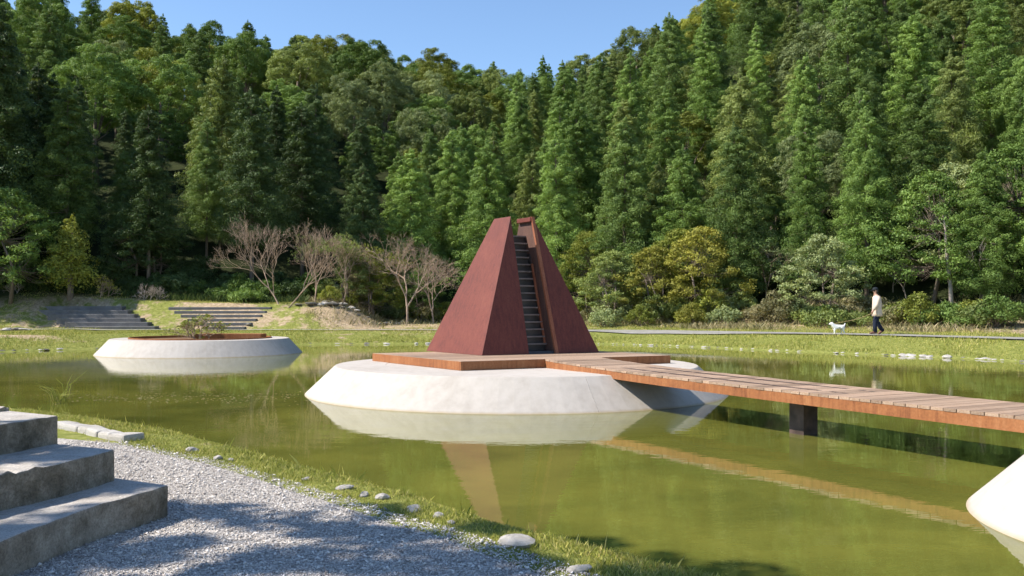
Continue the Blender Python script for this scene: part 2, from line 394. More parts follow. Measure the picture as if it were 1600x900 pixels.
def ribbon(name, pts, w0, w1, lift, mat, label, cat, sub=6):
    """path strip laid on the ground: pts centre line"""
    P = []
    for i in range(len(pts) - 1):
        p0 = Vector(pts[max(i - 1, 0)]); p1 = Vector(pts[i]); p2 = Vector(pts[i + 1]); p3 = Vector(pts[min(i + 2, len(pts) - 1)])
        for k in range(sub):
            t = k / sub
            P.append(.5 * ((2 * p1) + (p2 - p0) * t + (2 * p0 - 5 * p1 + 4 * p2 - p3) * t * t + (3 * p1 - p0 - 3 * p2 + p3) * t ** 3))
    P.append(Vector(pts[-1])); V = []; Fc = []
    K = 6
    for i, p in enumerate(P):
        d = (P[min(i + 1, len(P) - 1)] - P[max(i - 1, 0)]).normalized(); n = Vector((-d.y, d.x))
        for k in range(K):
            q = p + n * ((w0 + w1) * k / (K - 1) - w0) * (1 + .06 * math.sin(i * 1.7 + k)) * (.45 + .55 * float(sstep(2, 7, p.x)))
            V.append((q.x, q.y, gz(q.x, q.y) + lift))
    for i in range(len(P) - 1):
        for k in range(K - 1): Fc.append((i * K + k, i * K + k + 1, (i + 1) * K + k + 1, (i + 1) * K + k))
    o = obj(name, V, Fc, mat, smooth=True); tag(o, label, cat, kind='structure'); return o
ribbon('path', [(21, 21), (18.6, 27), (15.2, 32.2), (12.3, 35.6), (8.3, 39.2), (4.0, 42.0), (-3, 43.1), (-11, 42.7), (-17.5, 42.6), (-24, 41.2), (-34, 36)], .62, .62, .045, M['path'],
       'pale footpath running along the far bank', 'path')

# near gravel path: sheet just above the ground, bounded by the steps and the grass verge
def verge_inner(px):
    return np.interp(px, [190, 270, 350, 440, 540, 640, 740, 820, 920, 1000], [690, 706, 722, 748, 778, 808, 835, 862, 895, 925])
inner = [at(p, float(verge_inner(p)), .19) for p in (190, 230, 270, 310, 350, 395, 440, 490, 540, 590, 640, 690, 740, 780, 820, 870, 920, 1000)]
inner = [Vector((-7.2, 11.0, 0)), Vector((-5.9, 10.1, 0)), Vector((-4.75, 9.3, 0))] + inner + [Vector((1.15, 3.6, 0)), Vector((1.9, 2.4, 0)), Vector((2.8, .8, 0)), Vector((3.5, -1.2, 0))]
V = []; Fc = []
K = 14
for i, p in enumerate(inner):
    t = i / (len(inner) - 1)
    far = Vector((-9.5 + 3.0 * t, 10.2 - 12 * t, 0))
    for k in range(K):
        q = p.lerp(far, (k / (K - 1)) ** 1.3)
        if k == 0: q = q + Vector((.03 * math.sin(i * 2.3), .03 * math.cos(i * 1.7), 0))
        V.append((q.x, q.y, .186 if k else .17))
for i in range(len(inner) - 1):
    for k in range(K - 1): Fc.append((i * K + k, (i + 1) * K + k, (i + 1) * K + k + 1, i * K + k + 1))
gp = obj('gravel_path', V, Fc, M['gravelbed'], smooth=True); tag(gp, 'grey gravel path beside the near stone steps', 'path', kind='structure')

# ------------------------------------------------------------------ concrete islands
def ring_panels(root, cx, cy, R, Rt, zt, n, rot=0.0, hole=None):
    """sloping white ring made of panels, with a flat top"""
    seg = 96 // n
    for k in range(n):
        a0 = rot + 2 * math.pi * k / n + .0006; a1 = rot + 2 * math.pi * (k + 1) / n - .0006
        V = []; Fc = []
        for i in range(seg + 1):
            a = a0 + (a1 - a0) * i / seg; c, s = math.cos(a), math.sin(a)
            prof = [(R + .5, -.5), (R, 0.0), (Rt + .012, zt - .012), (Rt, zt - .003), (Rt - .02, zt), (hole or Rt - .9, zt), (hole or Rt - .9, -.3)]
            for (r, z) in prof: V.append((c * r, s * r, z))
        m = 7
        for i in range(seg):
            for j in range(m - 1): Fc.append((i * m + j, (i + 1) * m + j, (i + 1) * m + j + 1, i * m + j + 1))
        Fc.append(tuple(range(m))); Fc.append(tuple(reversed(range(seg * m, seg * m + m))))
        obj('panel', V, Fc, M['concrete'], root)
def disc(name, r, z, mat, root, n=64, z0=-.3):
    mb = MB(); V = [(math.cos(2 * math.pi * i / n) * r, math.sin(2 * math.pi * i / n) * r, z) for i in range(n)]
    V += [(x, y, z0) for x, y, _ in V]
    mb.add(V, [tuple(range(n)), tuple(reversed(range(n, 2 * n)))] + [((i + 1) % n, i, n + i, n + (i + 1) % n) for i in range(n)])
    return mb.build(name, mat, root)
isl = empty('concrete_island', (.08, 16.67, 0)); ring_panels(isl, 0, 0, 3.84, 3.31, .50, 4, R_(-72)); disc('top_slab', 2.405, .497, M['concrete'], isl)
tag(isl, 'large round white concrete island under the rust pyramid', 'island', 'round concrete islands')
isl2 = empty('concrete_island', (-10.73, 30.97, 0)); ring_panels(isl2, 0, 0, 3.40, 2.92, .52, 4, .9, hole=2.35)
disc('soil_bed', 2.33, .485, M['soil'], isl2)
mb = MB(); n = 48
for i in range(n):
    a, b = 2 * math.pi * i / n, 2 * math.pi * (i + 1) / n
    mb.hexa([(2.30 * math.cos(a), 2.30 * math.sin(a), .40), (2.30 * math.cos(b), 2.30 * math.sin(b), .40), (2.34 * math.cos(b), 2.34 * math.sin(b), .40), (2.34 * math.cos(a), 2.34 * math.sin(a), .40)],
            [(2.30 * math.cos(a), 2.30 * math.sin(a), .565), (2.30 * math.cos(b), 2.30 * math.sin(b), .565), (2.34 * math.cos(b), 2.34 * math.sin(b), .565), (2.34 * math.cos(a), 2.34 * math.sin(a), .565)])
mb.build('rust_edging', M['fascia'], isl2)
mb = MB(); mb.box(-.3, 2.0, .2, .9, .45, .66); mb.build('rust_plate', M['fascia'], isl2, bevel=.01)
tag(isl2, 'round white planter island with brown soil on the left', 'island', 'round concrete islands')
isl3 = empty('concrete_island', (5.19, 6.04, 0)); ring_panels(isl3, 0, 0, 1.90, 1.40, .50, 4, .35); disc('top_slab', .51, .497, M['concrete'], isl3)
tag(isl3, 'white concrete island cut off by the right photo edge', 'island', 'round concrete islands')

# ------------------------------------------------------------------ deck platform and bridge
U = Vector((math.cos(R_(28)), math.sin(R_(28)), 0)); Vv = Vector((math.cos(R_(124)), math.sin(R_(124)), 0)); Nn = Vector((U.y, -U.x, 0))
B0 = Vector((-.84, 14.70, 0)); ZP = .65
def PB(a, b, z): return B0 + U * a + Vv * b + Vector((0, 0, z))
LU, LV = 4.30, 3.37
def slab(mb, a0, a1, b0, b1, z0, z1):
    mb.hexa([PB(a0, b0, z0), PB(a1, b0, z0), PB(a1, b1, z0), PB(a0, b1, z0)], [PB(a0, b0, z1), PB(a1, b0, z1), PB(a1, b1, z1), PB(a0, b1, z1)])
dk = empty('deck_platform', (0, 0, 0))
for (a0, a1, b0, b1) in ((0, LU, 0, .035), (0, LU, LV - .035, LV), (0, .035, .036, LV - .036), (LU - .035, LU, .036, LV - .036)):
    mb = MB(); slab(mb, a0, a1, b0, b1, .502, ZP - .004); mb.build('fascia', M['fascia'], dk)
mb = MB(); slab(mb, .04, LU - .04, .04, LV - .04, .505, ZP - .03); mb.build('frame', M['pier'], dk)
nb = 22; w = (LV - .01) / nb
for i in range(nb):
    mb = MB(); b0 = .005 + i * w
    slab(mb, .004, LU - .004, b0 + .004, b0 + w - .004, ZP - .028, ZP + .001 * (i % 3 == 0)); mb.build('plank', M['plank'], dk)
tag(dk, 'low square timber deck with rusty edge under the pyramid', 'deck')

br = empty('foot_bridge', (0, 0, 0))
A0, A1 = 1.60, 2.72
def zb(t): return .545 + .105 * math.exp(-t / 2.6)
def PT(a, t, dz): 
    p = B0 + U * a + Nn * t; return Vector((p.x, p.y, zb(t) + dz))
TL = 10.4
t = .012; k = 0
rr = random.Random(5)
while t < TL:
    wd = .142; mb = MB()
    j = rr.uniform(-.004, .004); j2 = rr.uniform(-.004, .004); dz = rr.uniform(-.002, .002)
    t1 = t + wd - .009
    mb.hexa([PT(A0 - .004 + j, t, -.03), PT(A1 + .012 + j2, t, -.03), PT(A1 + .012 + j2, t1, -.03), PT(A0 - .004 + j, t1, -.03)],
            [PT(A0 - .004 + j, t, dz), PT(A1 + .012 + j2, t, dz), PT(A1 + .012 + j2, t1, dz), PT(A0 - .004 + j, t1, dz)])
    mb.build('plank', M['plank'], br); t += wd; k += 1
for a in (A0, A1 - .03):
    mb = MB(); n = 24
    for i in range(n):
        t0, t1 = i * TL / n + .003, (i + 1) * TL / n + .003
        mb.hexa([PT(a, t0, -.145), PT(a + .03, t0, -.145), PT(a + .03, t1, -.145), PT(a, t1, -.145)], [PT(a, t0, -.031), PT(a + .03, t0, -.031), PT(a + .03, t1, -.031), PT(a, t1, -.031)])
    mb.build('fascia', M['fascia'], br)
for a in (A0 + .3, A1 - .36):
    mb = MB(); mb.hexa([PT(a, .05, -.14), PT(a + .06, .05, -.14), PT(a + .06, TL, -.14), PT(a, TL, -.14)], [PT(a, .05, -.034), PT(a + .06, .05, -.034), PT(a + .06, TL, -.034), PT(a, TL, -.034)])
    mb.build('beam', M['pier'], br)
tp = 5.45; ac = 2.05
mb = MB(); s_ = .115
mb.hexa([PT(ac - s_, tp - s_, -1.2), PT(ac + s_, tp - s_, -1.2), PT(ac + s_, tp + s_, -1.2), PT(ac - s_, tp + s_, -1.2)], [PT(ac - s_, tp - s_, -.142), PT(ac + s_, tp - s_, -.142), PT(ac + s_, tp + s_, -.142), PT(ac - s_, tp + s_, -.142)])
mb.build('pier', M['pier'], br)
tag(br, 'plank foot bridge with rusty steel sides over the water', 'bridge')

# ------------------------------------------------------------------ rust pyramid
O = Vector((-.56, 16.62, 0)); V2 = Vector((math.cos(R_(124)), math.sin(R_(124)), 0))
def PP(a, b, z): return O + U * a + V2 * b + Vector((0, 0, z))
ZT = 3.34; Z0 = ZP + .002
py = empty('pyramid_sculpture', (0, 0, 0))
left = [PP(0, 0, Z0), PP(1.007, 0, Z0), PP(1.007, 2.15, Z0), PP(0, 2.15, Z0), PP(1.011, .64, ZT), PP(1.011, 1.24, ZT)]
FL = [(3, 2, 1, 0), (0, 1, 4), (1, 2, 5, 4), (2, 3, 5), (3, 0, 4, 5)]
o = obj('pyramid_half', left, FL, M['corten'], py); o['label'] = 'left half with broad sunlit face'; bevel_mesh(o.data, .008)
right = [PP(1.632, 0, Z0), PP(2.606, 0, Z0), PP(2.606, 2.15, Z0), PP(1.632, 2.15, Z0), PP(1.516, .64, ZT), PP(1.516, 1.10, ZT)]
FR = [(3, 2, 1, 0), (0, 1, 4), (1, 2, 5, 4), (2, 3, 5), (3, 0, 4, 5)]
o = obj('pyramid_half', right, FR, M['corten'], py); o['label'] = 'right half shaded beside the stair slot'; bevel_mesh(o.data, .008)
def lerp(a, b, t): return a + (b - a) * t
def rwall(z): # slot edge of the right half at height z: a, b of the front edge
    t = (z - Z0) / (ZT - Z0); return lerp(1.632, 1.516, t), lerp(0, .64, t)
# bright rust edge along the slot
def strip(name, z0, z1, boff0, boff1, wa, wb, mat, n=10, pro=0.0):
    mb = MB()
    for i in range(n):
        za, zb_ = lerp(z0, z1, i / n), lerp(z0, z1, (i + 1) / n)
        q = []
        for z, tt in ((za, i / n), (zb_, (i + 1) / n)):
            a, b = rwall(z); bo = b + lerp(boff0, boff1, tt)
            q.append([PP(a - wa - pro, bo, z), PP(a + .02, bo, z), PP(a + .02, bo + wb, z), PP(a - wa - pro, bo + wb, z)])
        mb.hexa(q[0], q[1])
    return mb.build(name, mat, py)
strip('edge_trim', Z0, ZT + .012, -.022, -.022, .045, .05, M['corten_edge'])
strip('handrail', Z0 + .16, 2.42, .30, .26, .05, .03, M['corten_edge'])
strip('stringer', Z0 + .12, 2.62, .33, .30, .035, .26, M['stairsteel'])
# inner lining of the slot, top cap
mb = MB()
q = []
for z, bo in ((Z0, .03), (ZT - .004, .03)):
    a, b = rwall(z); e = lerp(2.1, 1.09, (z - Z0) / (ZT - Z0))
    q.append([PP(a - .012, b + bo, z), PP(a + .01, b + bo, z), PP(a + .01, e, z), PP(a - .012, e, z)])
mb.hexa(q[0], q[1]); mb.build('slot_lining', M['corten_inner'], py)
mb = MB(); mb.hexa([PP(1.445, .63, ZT - .085), PP(1.53, .63, ZT - .085), PP(1.53, 1.11, ZT - .085), PP(1.445, 1.11, ZT - .085)],
                   [PP(1.445, .63, ZT + .004), PP(1.53, .63, ZT + .004), PP(1.53, 1.11, ZT + .004), PP(1.445, 1.11, ZT + .004)])
mb.build('top_cap', M['corten'], py, bevel=.01)
NS = 16; rise = .143
for i in range(NS):
    z1 = Z0 + .05 + rise * (i + 1); b0 = .34 + .038 * i; a1 = rwall(z1)[0] - .013
    mb = MB()
    mb.hexa([PP(1.012, b0 + .03, z1 - rise), PP(a1, b0 + .03, z1 - rise), PP(a1, b0 + .40, z1 - rise), PP(1.012, b0 + .40, z1 - rise)],
            [PP(1.012, b0 + .025, z1 - .03), PP(a1, b0 + .025, z1 - .03), PP(a1, b0 + .40, z1 - .03), PP(1.012, b0 + .40, z1 - .03)])
    so = mb.build('step', M['stairsteel'], py); mb = MB()
    mb.hexa([PP(1.012, b0 - .02, z1 - .0299), PP(a1, b0 - .02, z1 - .0299), PP(a1, b0 + .40, z1 - .0299), PP(1.012, b0 + .40, z1 - .0299)],
            [PP(1.012, b0 - .02, z1), PP(a1, b0 - .02, z1), PP(a1, b0 + .40, z1), PP(1.012, b0 + .40, z1)])
    mb.build('tread', M['tread'], so)
mb = MB(); mb.hexa([PP(1.012, .03, Z0), PP(1.615, .03, Z0), PP(1.612, .75, Z0), PP(1.012, .75, Z0)], [PP(1.012, .05, Z0 + .05), PP(1.612, .05, Z0 + .05), PP(1.608, .75, Z0 + .05), PP(1.012, .75, Z0 + .05)])
mb.build('landing', M['stairsteel'], py)
tag(py, 'rust red steel pyramid split by a steep dark stairway', 'sculpture')

# ------------------------------------------------------------------ near stone steps
st = empty('stone_steps', (-2.6, 5.5, 0))
def step_block(front, ztop, zbot, depth, name='step'):
    """front: riser line (far end first); the block reaches away from the pond"""
    e = Vector((-.87, .49, 0)); V = []; Fc = []
    n = 26; pts = []
    for i in range(n + 1):
        f = i / n * (len(front) - 1); k = min(int(f), len(front) - 2); u = f - k
        p0 = Vector(front[max(k - 1, 0)]); p1 = Vector(front[k]); p2 = Vector(front[k + 1]); p3 = Vector(front[min(k + 2, len(front) - 1)])
        pts.append(.5 * ((2 * p1) + (p2 - p0) * u + (2 * p0 - 5 * p1 + 4 * p2 - p3) * u * u + (3 * p1 - p0 - 3 * p2 + p3) * u ** 3))
    r = random.Random(int(ztop * 1000))
    for i, p in enumerate(pts):
        q = Vector((p.x, p.y, 0)); d = e * depth; w1 = r.uniform(-.004, .004); w2 = r.uniform(-.004, .004)
        V += [(q.x, q.y, zbot), (q.x + w2, q.y, (zbot + ztop) / 2), (q.x, q.y, ztop + w1), (q.x + d.x * .5, q.y + d.y * .5, ztop - w1), (q.x + d.x, q.y + d.y, ztop), (q.x + d.x, q.y + d.y, zbot)]
    for i in range(n):
        for j in range(5): Fc.append((i * 6 + j, (i + 1) * 6 + j, (i + 1) * 6 + j + 1, i * 6 + j + 1))
    Fc.append((0, 1, 2, 3, 4, 5)); Fc.append(tuple(reversed([n * 6 + j for j in range(6)])))
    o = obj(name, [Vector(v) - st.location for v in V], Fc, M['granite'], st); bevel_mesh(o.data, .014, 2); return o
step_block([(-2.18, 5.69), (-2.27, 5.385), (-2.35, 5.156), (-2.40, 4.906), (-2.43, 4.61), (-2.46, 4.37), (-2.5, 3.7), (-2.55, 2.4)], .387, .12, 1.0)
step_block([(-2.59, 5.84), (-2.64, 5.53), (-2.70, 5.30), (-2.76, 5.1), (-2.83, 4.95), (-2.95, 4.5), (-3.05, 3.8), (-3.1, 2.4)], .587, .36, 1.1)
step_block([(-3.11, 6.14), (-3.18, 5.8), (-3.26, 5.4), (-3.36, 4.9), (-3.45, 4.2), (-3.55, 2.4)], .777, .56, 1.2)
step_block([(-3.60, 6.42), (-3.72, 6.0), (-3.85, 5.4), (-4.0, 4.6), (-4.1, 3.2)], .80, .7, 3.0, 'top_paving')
tag(st, 'worn curved granite steps in the near left corner', 'steps')

# far stone steps
def far_flight(rows, label, r0):
    root = empty('stone_steps', (rows[0][0], rows[0][2], 0.4))
    for (x0, x1, y, z0, z1) in rows:
        mb = MB(); d = .55
        mb.hexa([(x0 - rows[0][0], y - rows[0][2], z0 - .4), (x1 - rows[0][0], y - rows[0][2], z0 - .4), (x1 - rows[0][0], y + d - rows[0][2], z0 - .4), (x0 - rows[0][0], y + d - rows[0][2], z0 - .4)],
                [(x0 - rows[0][0], y - rows[0][2], z1 - .4), (x1 - rows[0][0], y - rows[0][2], z1 - .4), (x1 - rows[0][0], y + d - rows[0][2], z1 - .4), (x0 - rows[0][0], y + d - rows[0][2], z1 - .4)])
        mb.build('step', M['granite_far'], root, bevel=.03)
    tag(root, label, 'steps', 'stone seating steps on the far bank')
l1 = [116, 101, 88, 74, 58, 42]; r1 = [242, 231, 220, 210, 200, 190]
rows = []
for i in range(6):
    Y = 43.7 + .46 * i; z1 = .50 + .197 * (i + 1)
    rows.append(((l1[i] - 800) / F * Y, (r1[i] - 800) / F * Y, Y, z1 - .42, z1))
far_flight(rows, 'left flight of six dark stone steps on the far bank', 1)
l1 = [318, 305, 292, 282, 272, 263]; r1 = [382, 392, 400, 408, 415, 423]
rows = []
for i in range(6):
    Y = 44.0 + .46 * i; z1 = .47 + .195 * (i + 1)
    rows.append(((l1[i] - 800) / F * Y, (r1[i] - 800) / F * Y, Y, z1 - .42, z1))
far_flight(rows, 'right flight of stone steps behind the planter island', 2)

# ------------------------------------------------------------------ rocks and kerb
def rock_mesh(seed, sub=2, flat=.6, mat='rock'):
    r = np.random.RandomState(seed); bm = bmesh.new(); bmesh.ops.create_icosphere(bm, subdivisions=sub, radius=.5)
    ph = r.uniform(0, 6, (4, 3)); fr = r.uniform(1.5, 5, (4, 3))
    for v in bm.verts:
        s = 1 + .16 * sum(math.sin(v.co.x * fr[k][0] + ph[k][0]) * math.sin(v.co.y * fr[k][1] + ph[k][1]) * math.cos(v.co.z * fr[k][2] + ph[k][2]) for k in range(4))
        for n_, lim in ((Vector((.5, .3, .8)).normalized(), .36), (Vector((-.7, .2, .6)).normalized(), .38), (Vector((.1, -.9, .4)).normalized(), .40)):
            dd = v.co.dot(n_)
            if dd > lim: v.co -= n_ * (dd - lim) * .8
        v.co *= s; v.co.z *= flat
    me = bpy.data.meshes.new('rock'); bm.to_mesh(me); bm.free(); me.materials.append(M[mat])
    return me
ROCKS = [rock_mesh(i, 2, .5 + .12 * (i % 3)) for i in range(5)]; ROCKSD = [rock_mesh(i + 20, 2, .55, 'rock_dark') for i in range(3)]
rr = random.Random(11)
def rock(p, s, label, group, dark=False, sq=1.0, nm='stone'):
    o = link(nm, rr.choice(ROCKSD if dark else ROCKS), None, p); o.scale = (s * rr.uniform(.9, 1.4), s * rr.uniform(.8, 1.1), s * sq); o.rotation_euler = (rr.uniform(-.15, .15), rr.uniform(-.15, .15), rr.uniform(0, 6.28))
    tag(o, label, 'stone', group); return o
# stones along the near verge (pixel, size, label)
for px, py_, s, lab in ((805, 847, .165, 'largest white boulder on the near grass verge'), (300, 704, .14, 'whitish rounded stone in verge grass right of the kerb'),
        (341, 716, .085, 'small flat stone beside gravel, right of the rounded white one'), (536, 762, .10, 'pale stone at gravel edge in mid verge'), (568, 773, .085, 'flat pale chip at gravel edge, second in mid verge'),
        (598, 777, .09, 'pale angular chip at gravel edge, third in mid verge'), (646, 796, .11, 'tan stone bedded in shaded verge edge'), (684, 806, .08, 'blue grey chip in the shaded verge'),
        (362, 718, .07, 'tiny flat pebble near the kerb end of the verge'), (478, 748, .07, 'small pebble half hidden in mid verge grass'), (705, 815, .06, 'tiny chip just left of the largest boulder'),
        (905, 889, .10, 'low stone in verge grass at the bottom photo edge')):
    p = at(px, py_, .19); p.z = max(gz(p.x, p.y), .15) + s * .12; rock(p, s, lab, 'stones on the near verge', sq=.9)
k = 0
kerb = empty('stone_kerb', at(140, 676, .19))
a, b = at(84, 667, .19), at(190, 690, .19)
n = 6
for i in range(n):
    p0 = a.lerp(b, (i + .03) / n) - kerb.location; p1 = a.lerp(b, (i + .97) / n) - kerb.location; d = (p1 - p0).normalized(); q = Vector((-d.y, d.x, 0)) * .24
    q = q * rr.uniform(.7, .95); h0, h1, h2, h3 = [rr.uniform(.045, .075) for _ in range(4)]; p0 = p0 + q * rr.uniform(-.12, .12); p1 = p1 + q * rr.uniform(-.12, .12)
    mb = MB(); mb.hexa([p0 - Vector((0, 0, .05)), p1 - Vector((0, 0, .05)), p1 + q - Vector((0, 0, .05)), p0 + q - Vector((0, 0, .05))], [p0 + Vector((0, 0, h0)), p1 + Vector((0, 0, h1)), p1 + q + Vector((0, 0, h2)), p0 + q + Vector((0, 0, h3))])
    mb.build('kerb_stone', M['rock'], kerb, bevel=.03)
tag(kerb, 'row of pale kerb stones ending at the near grass verge', 'kerb')
# far shore stones
def shore_pt(t):
    P = POND; L = np.hypot(*np.diff(np.vstack([P, P[:1]]), axis=0).T); s = (t % 1) * L.sum(); i = 0
    while s > L[i]: s -= L[i]; i += 1
    p = P[i] + (P[(i + 1) % len(P)] - P[i]) * s / L[i]; return p
def shore_between(i0, i1, f):
    f = f * (i1 - i0); k = int(f); u = f - k; p = POND[i0 + k] + (POND[min(i0 + k + 1, len(POND) - 1)] - POND[i0 + k]) * u; return p
for i in range(120):   # right bank, vertices 16..22
    f = (i + rr.uniform(-.8, .8)) / 120; p = shore_between(16, 22, min(max(f, 0), .999)); big = rr.random() < (.22 if f < .35 else .05); dk_ = not big and rr.random() < .4
    s = rr.uniform(.22, .40) if big else rr.uniform(.05, .17)
    rock((p[0] + rr.uniform(-.04, .14), p[1] + rr.uniform(-.04, .14), .02), s, 'larger whitish block along the right far waterline' if big else ('small dark' if dk_ else 'small pale') + ' stone along the right far waterline', 'stones on the far right waterline', dk_, .75)
for i in range(46):   # centre and left bank, vertices 22..28
    f = (i + rr.uniform(-.3, .3)) / 46; p = shore_between(22, 28, min(max(f, 0), .999)); dk_ = rr.random() < .5
    rock((p[0], p[1] + rr.uniform(.0, .25), .03), rr.uniform(.1, .28), 'dark stone along the waterline left of the pyramid' if dk_ else 'pale stone along the waterline left of the pyramid', 'stones on the far left waterline', dk_, .6)
for px, py_, s, dk_ in ((466, 509, .5, True), (487, 511, .9, True), (505, 511, .8, False), (520, 511, .9, True), (537, 511, .45, True), (560, 507, .4, True), (590, 506, .5, True), (608, 510, .8, True), (622, 510, .6, True), (520, 498, .5, False), (535, 496, .9, False), (548, 497, .7, False), (556, 499, .6, False), (508, 495, .5, False), (575, 498, .4, True), (388, 512, .5, True), (37, 498, .7, False), (46, 494, .5, False), (28, 525, .8, True), (12, 519, .6, False)):
    Y = 46.5 if px > 450 else 44.5
    if px < 100: Y = 41.5
    if py_ < 502 and px > 450: Y = 48
    s *= .72; x = (px - 800) / F * Y; rock((x, Y, gz(x, Y) + s * .08), s, ('dark' if dk_ else 'pale') + ' boulder on the ' + ('stony slope left of the pyramid' if px > 450 else 'grass mound beside the left steps'), 'boulders on the far bank', dk_, .6, 'boulder')

# ------------------------------------------------------------------ plants: builders
def diamonds(P, Nrm, L, Wd, rs):
    n = len(P); r = rs.normal(size=(n, 3)); t = np.cross(Nrm, r); t /= np.linalg.norm(t, axis=1, keepdims=True) + 1e-9
    b = np.cross(Nrm, t); L = L[:, None]; Wd = Wd[:, None]
    V = np.empty((n, 4, 3)); V[:, 0] = P - t * L / 2; V[:, 1] = P + b * Wd / 2 - t * L * .08; V[:, 2] = P + t * L / 2 - Nrm * L * .12; V[:, 3] = P - b * Wd / 2 - t * L * .08
    return V.reshape(-1, 3), np.arange(4 * n).reshape(n, 4)
def tufts(Cn, Rad, k, leaf, rs, up=.25, jit=.55, fill=.25):
    m = len(Cn); d = rs.normal(size=(m, k, 3)); d[..., 2] += up; d /= np.linalg.norm(d, axis=2, keepdims=True)
    rad = (1 - fill * rs.rand(m, k, 1)) * (1 + .12 * rs.normal(size=(m, k, 1)))
    P = Cn[:, None, :] + d * Rad[:, None, :] * rad
    Nn_ = d / Rad[:, None, :]; Nn_ /= np.linalg.norm(Nn_, axis=2, keepdims=True); Nn_ = Nn_ + jit * rs.normal(size=(m, k, 3)); Nn_ /= np.linalg.norm(Nn_, axis=2, keepdims=True)
    n = m * k; L = leaf * rs.uniform(.7, 1.4, n)
    return diamonds(P.reshape(n, 3), Nn_.reshape(n, 3), L, L * rs.uniform(.4, .62, n), rs)
def tree_thing(name, crown, trunk_mb, fmat, bmat):
    root = empty(name)
    trunk_mb.build('trunk', bmat, root, True); obj('crown', crown[0], crown[1], M['foliage'], root).color = (*FOL[fmat], 1); return root

def make_cedar(seed, h=14.0, R=2.3, nb=175, bare=.10, k=165, leaf=.105):
    rs = np.random.RandomState(seed); Cs = []; Rs = []; mb = MB()
    lean = rs.normal(size=2) * .15
    mb.tube([(lean[0] * (i / 8) ** 2, lean[1] * (i / 8) ** 2, h * .97 * i / 8 - (.4 if i == 0 else 0)) for i in range(9)], [.16 * (1 - i / 8.6) + .012 for i in range(9)], 8)
    z0 = h * bare; g = rs.uniform(0, 6.28)
    for i in range(nb):
        t = 1 - (1 - (i + rs.rand()) / nb) ** .80
        g += 2.39996 + rs.normal() * .35
        prof = R * (1 - t) ** .64 * min(1, (t + .10) / .22) * (1 + .22 * rs.normal()) + .10
        z = z0 + t * (h - z0)
        tip = (math.cos(g) * prof, math.sin(g) * prof)
        zz = z - .10 * prof + .1 * rs.normal()
        if prof > .5 and i % 2 == 0: mb.tube([(lean[0] * t, lean[1] * t, z), (tip[0] * .85, tip[1] * .85, zz)], [.035, .01], 4, False)
        for fr, sz in ((1.0, 1.0), (.70, 1.1), (.38, 1.0)):
            if fr < 1 and prof * fr < .25: continue
            s = (.19 + .33 * (1 - t)) * sz * rs.uniform(.7, 1.3)
            Cs.append((tip[0] * fr, tip[1] * fr, zz + (1 - fr) * prof * .22 + .12 * rs.normal())); Rs.append((s * 1.1, s * 1.1, s * .85))
    Cs.append((lean[0], lean[1], h * .985)); Rs.append((.16, .16, .5))
    cr = tufts(np.array(Cs), np.array(Rs), k, leaf, rs, .4, .30, .12)
    return tree_thing('cedar_tree', cr, mb, 'f_cedar', M['bark'])

def limb_tree(mb, rs, base, targets, r0, rad0=.02):
    for tg in targets:
        tg = np.array(tg); b = np.array(base); mid = b + (tg - b) * .5 + np.array([0, 0, -.12 * np.linalg.norm((tg - b)[:2])]) + rs.normal(size=3) * .12
        mb.tube([tuple(b), tuple(mid), tuple(tg)], [r0, r0 * .6, rad0], 5, False)

def make_broad(seed, h=10.0, R=3.4, trunk=.28, lobes=20, per=16, k=170, leaf=.11, flat=.8, name='broadleaf_tree', fm='f_broad', sz=1.0):
    rs = np.random.RandomState(seed); mb = MB(); ct = h * trunk; cz = (h + ct) / 2; rz = (h - ct) / 2
    Cs = []; Rs = []; tg = []
    for i in range(lobes):
        u = (i + .5) / lobes; zz = 1 - 1.75 * u; a = i * 2.39996 + rs.normal() * .3; q = math.sqrt(max(0, 1 - zz * zz))
        rl = R * rs.uniform(.30, .46); f = rs.uniform(.62, .85)
        c = np.array([math.cos(a) * q * R * f, math.sin(a) * q * R * f, cz + zz * rz * f])
        tg.append(c)
        for j in range(per):
            d = rs.normal(size=3); d[2] += .5; d += .6 * np.array([math.cos(a) * q, math.sin(a) * q, zz]); d /= np.linalg.norm(d)
            s = R * rs.uniform(.085, .145) * sz
            Cs.append(c + d * rl * rs.uniform(.7, 1.05) * np.array([1, 1, flat])); Rs.append((s, s, s * flat))
    mb.tube([(0, 0, -.3), (.05, .03, ct * .6), (0, .08, ct), (0, 0, cz)], [h * .026, h * .02, h * .016, h * .008], 8)
    limb_tree(mb, rs, (0, .05, ct * 1.1), tg[2::3], h * .006)
    cr = tufts(np.array(Cs), np.array(Rs), k, leaf, rs, .5, .32, .15)
    return tree_thing(name, cr, mb, fm, M['bark'])

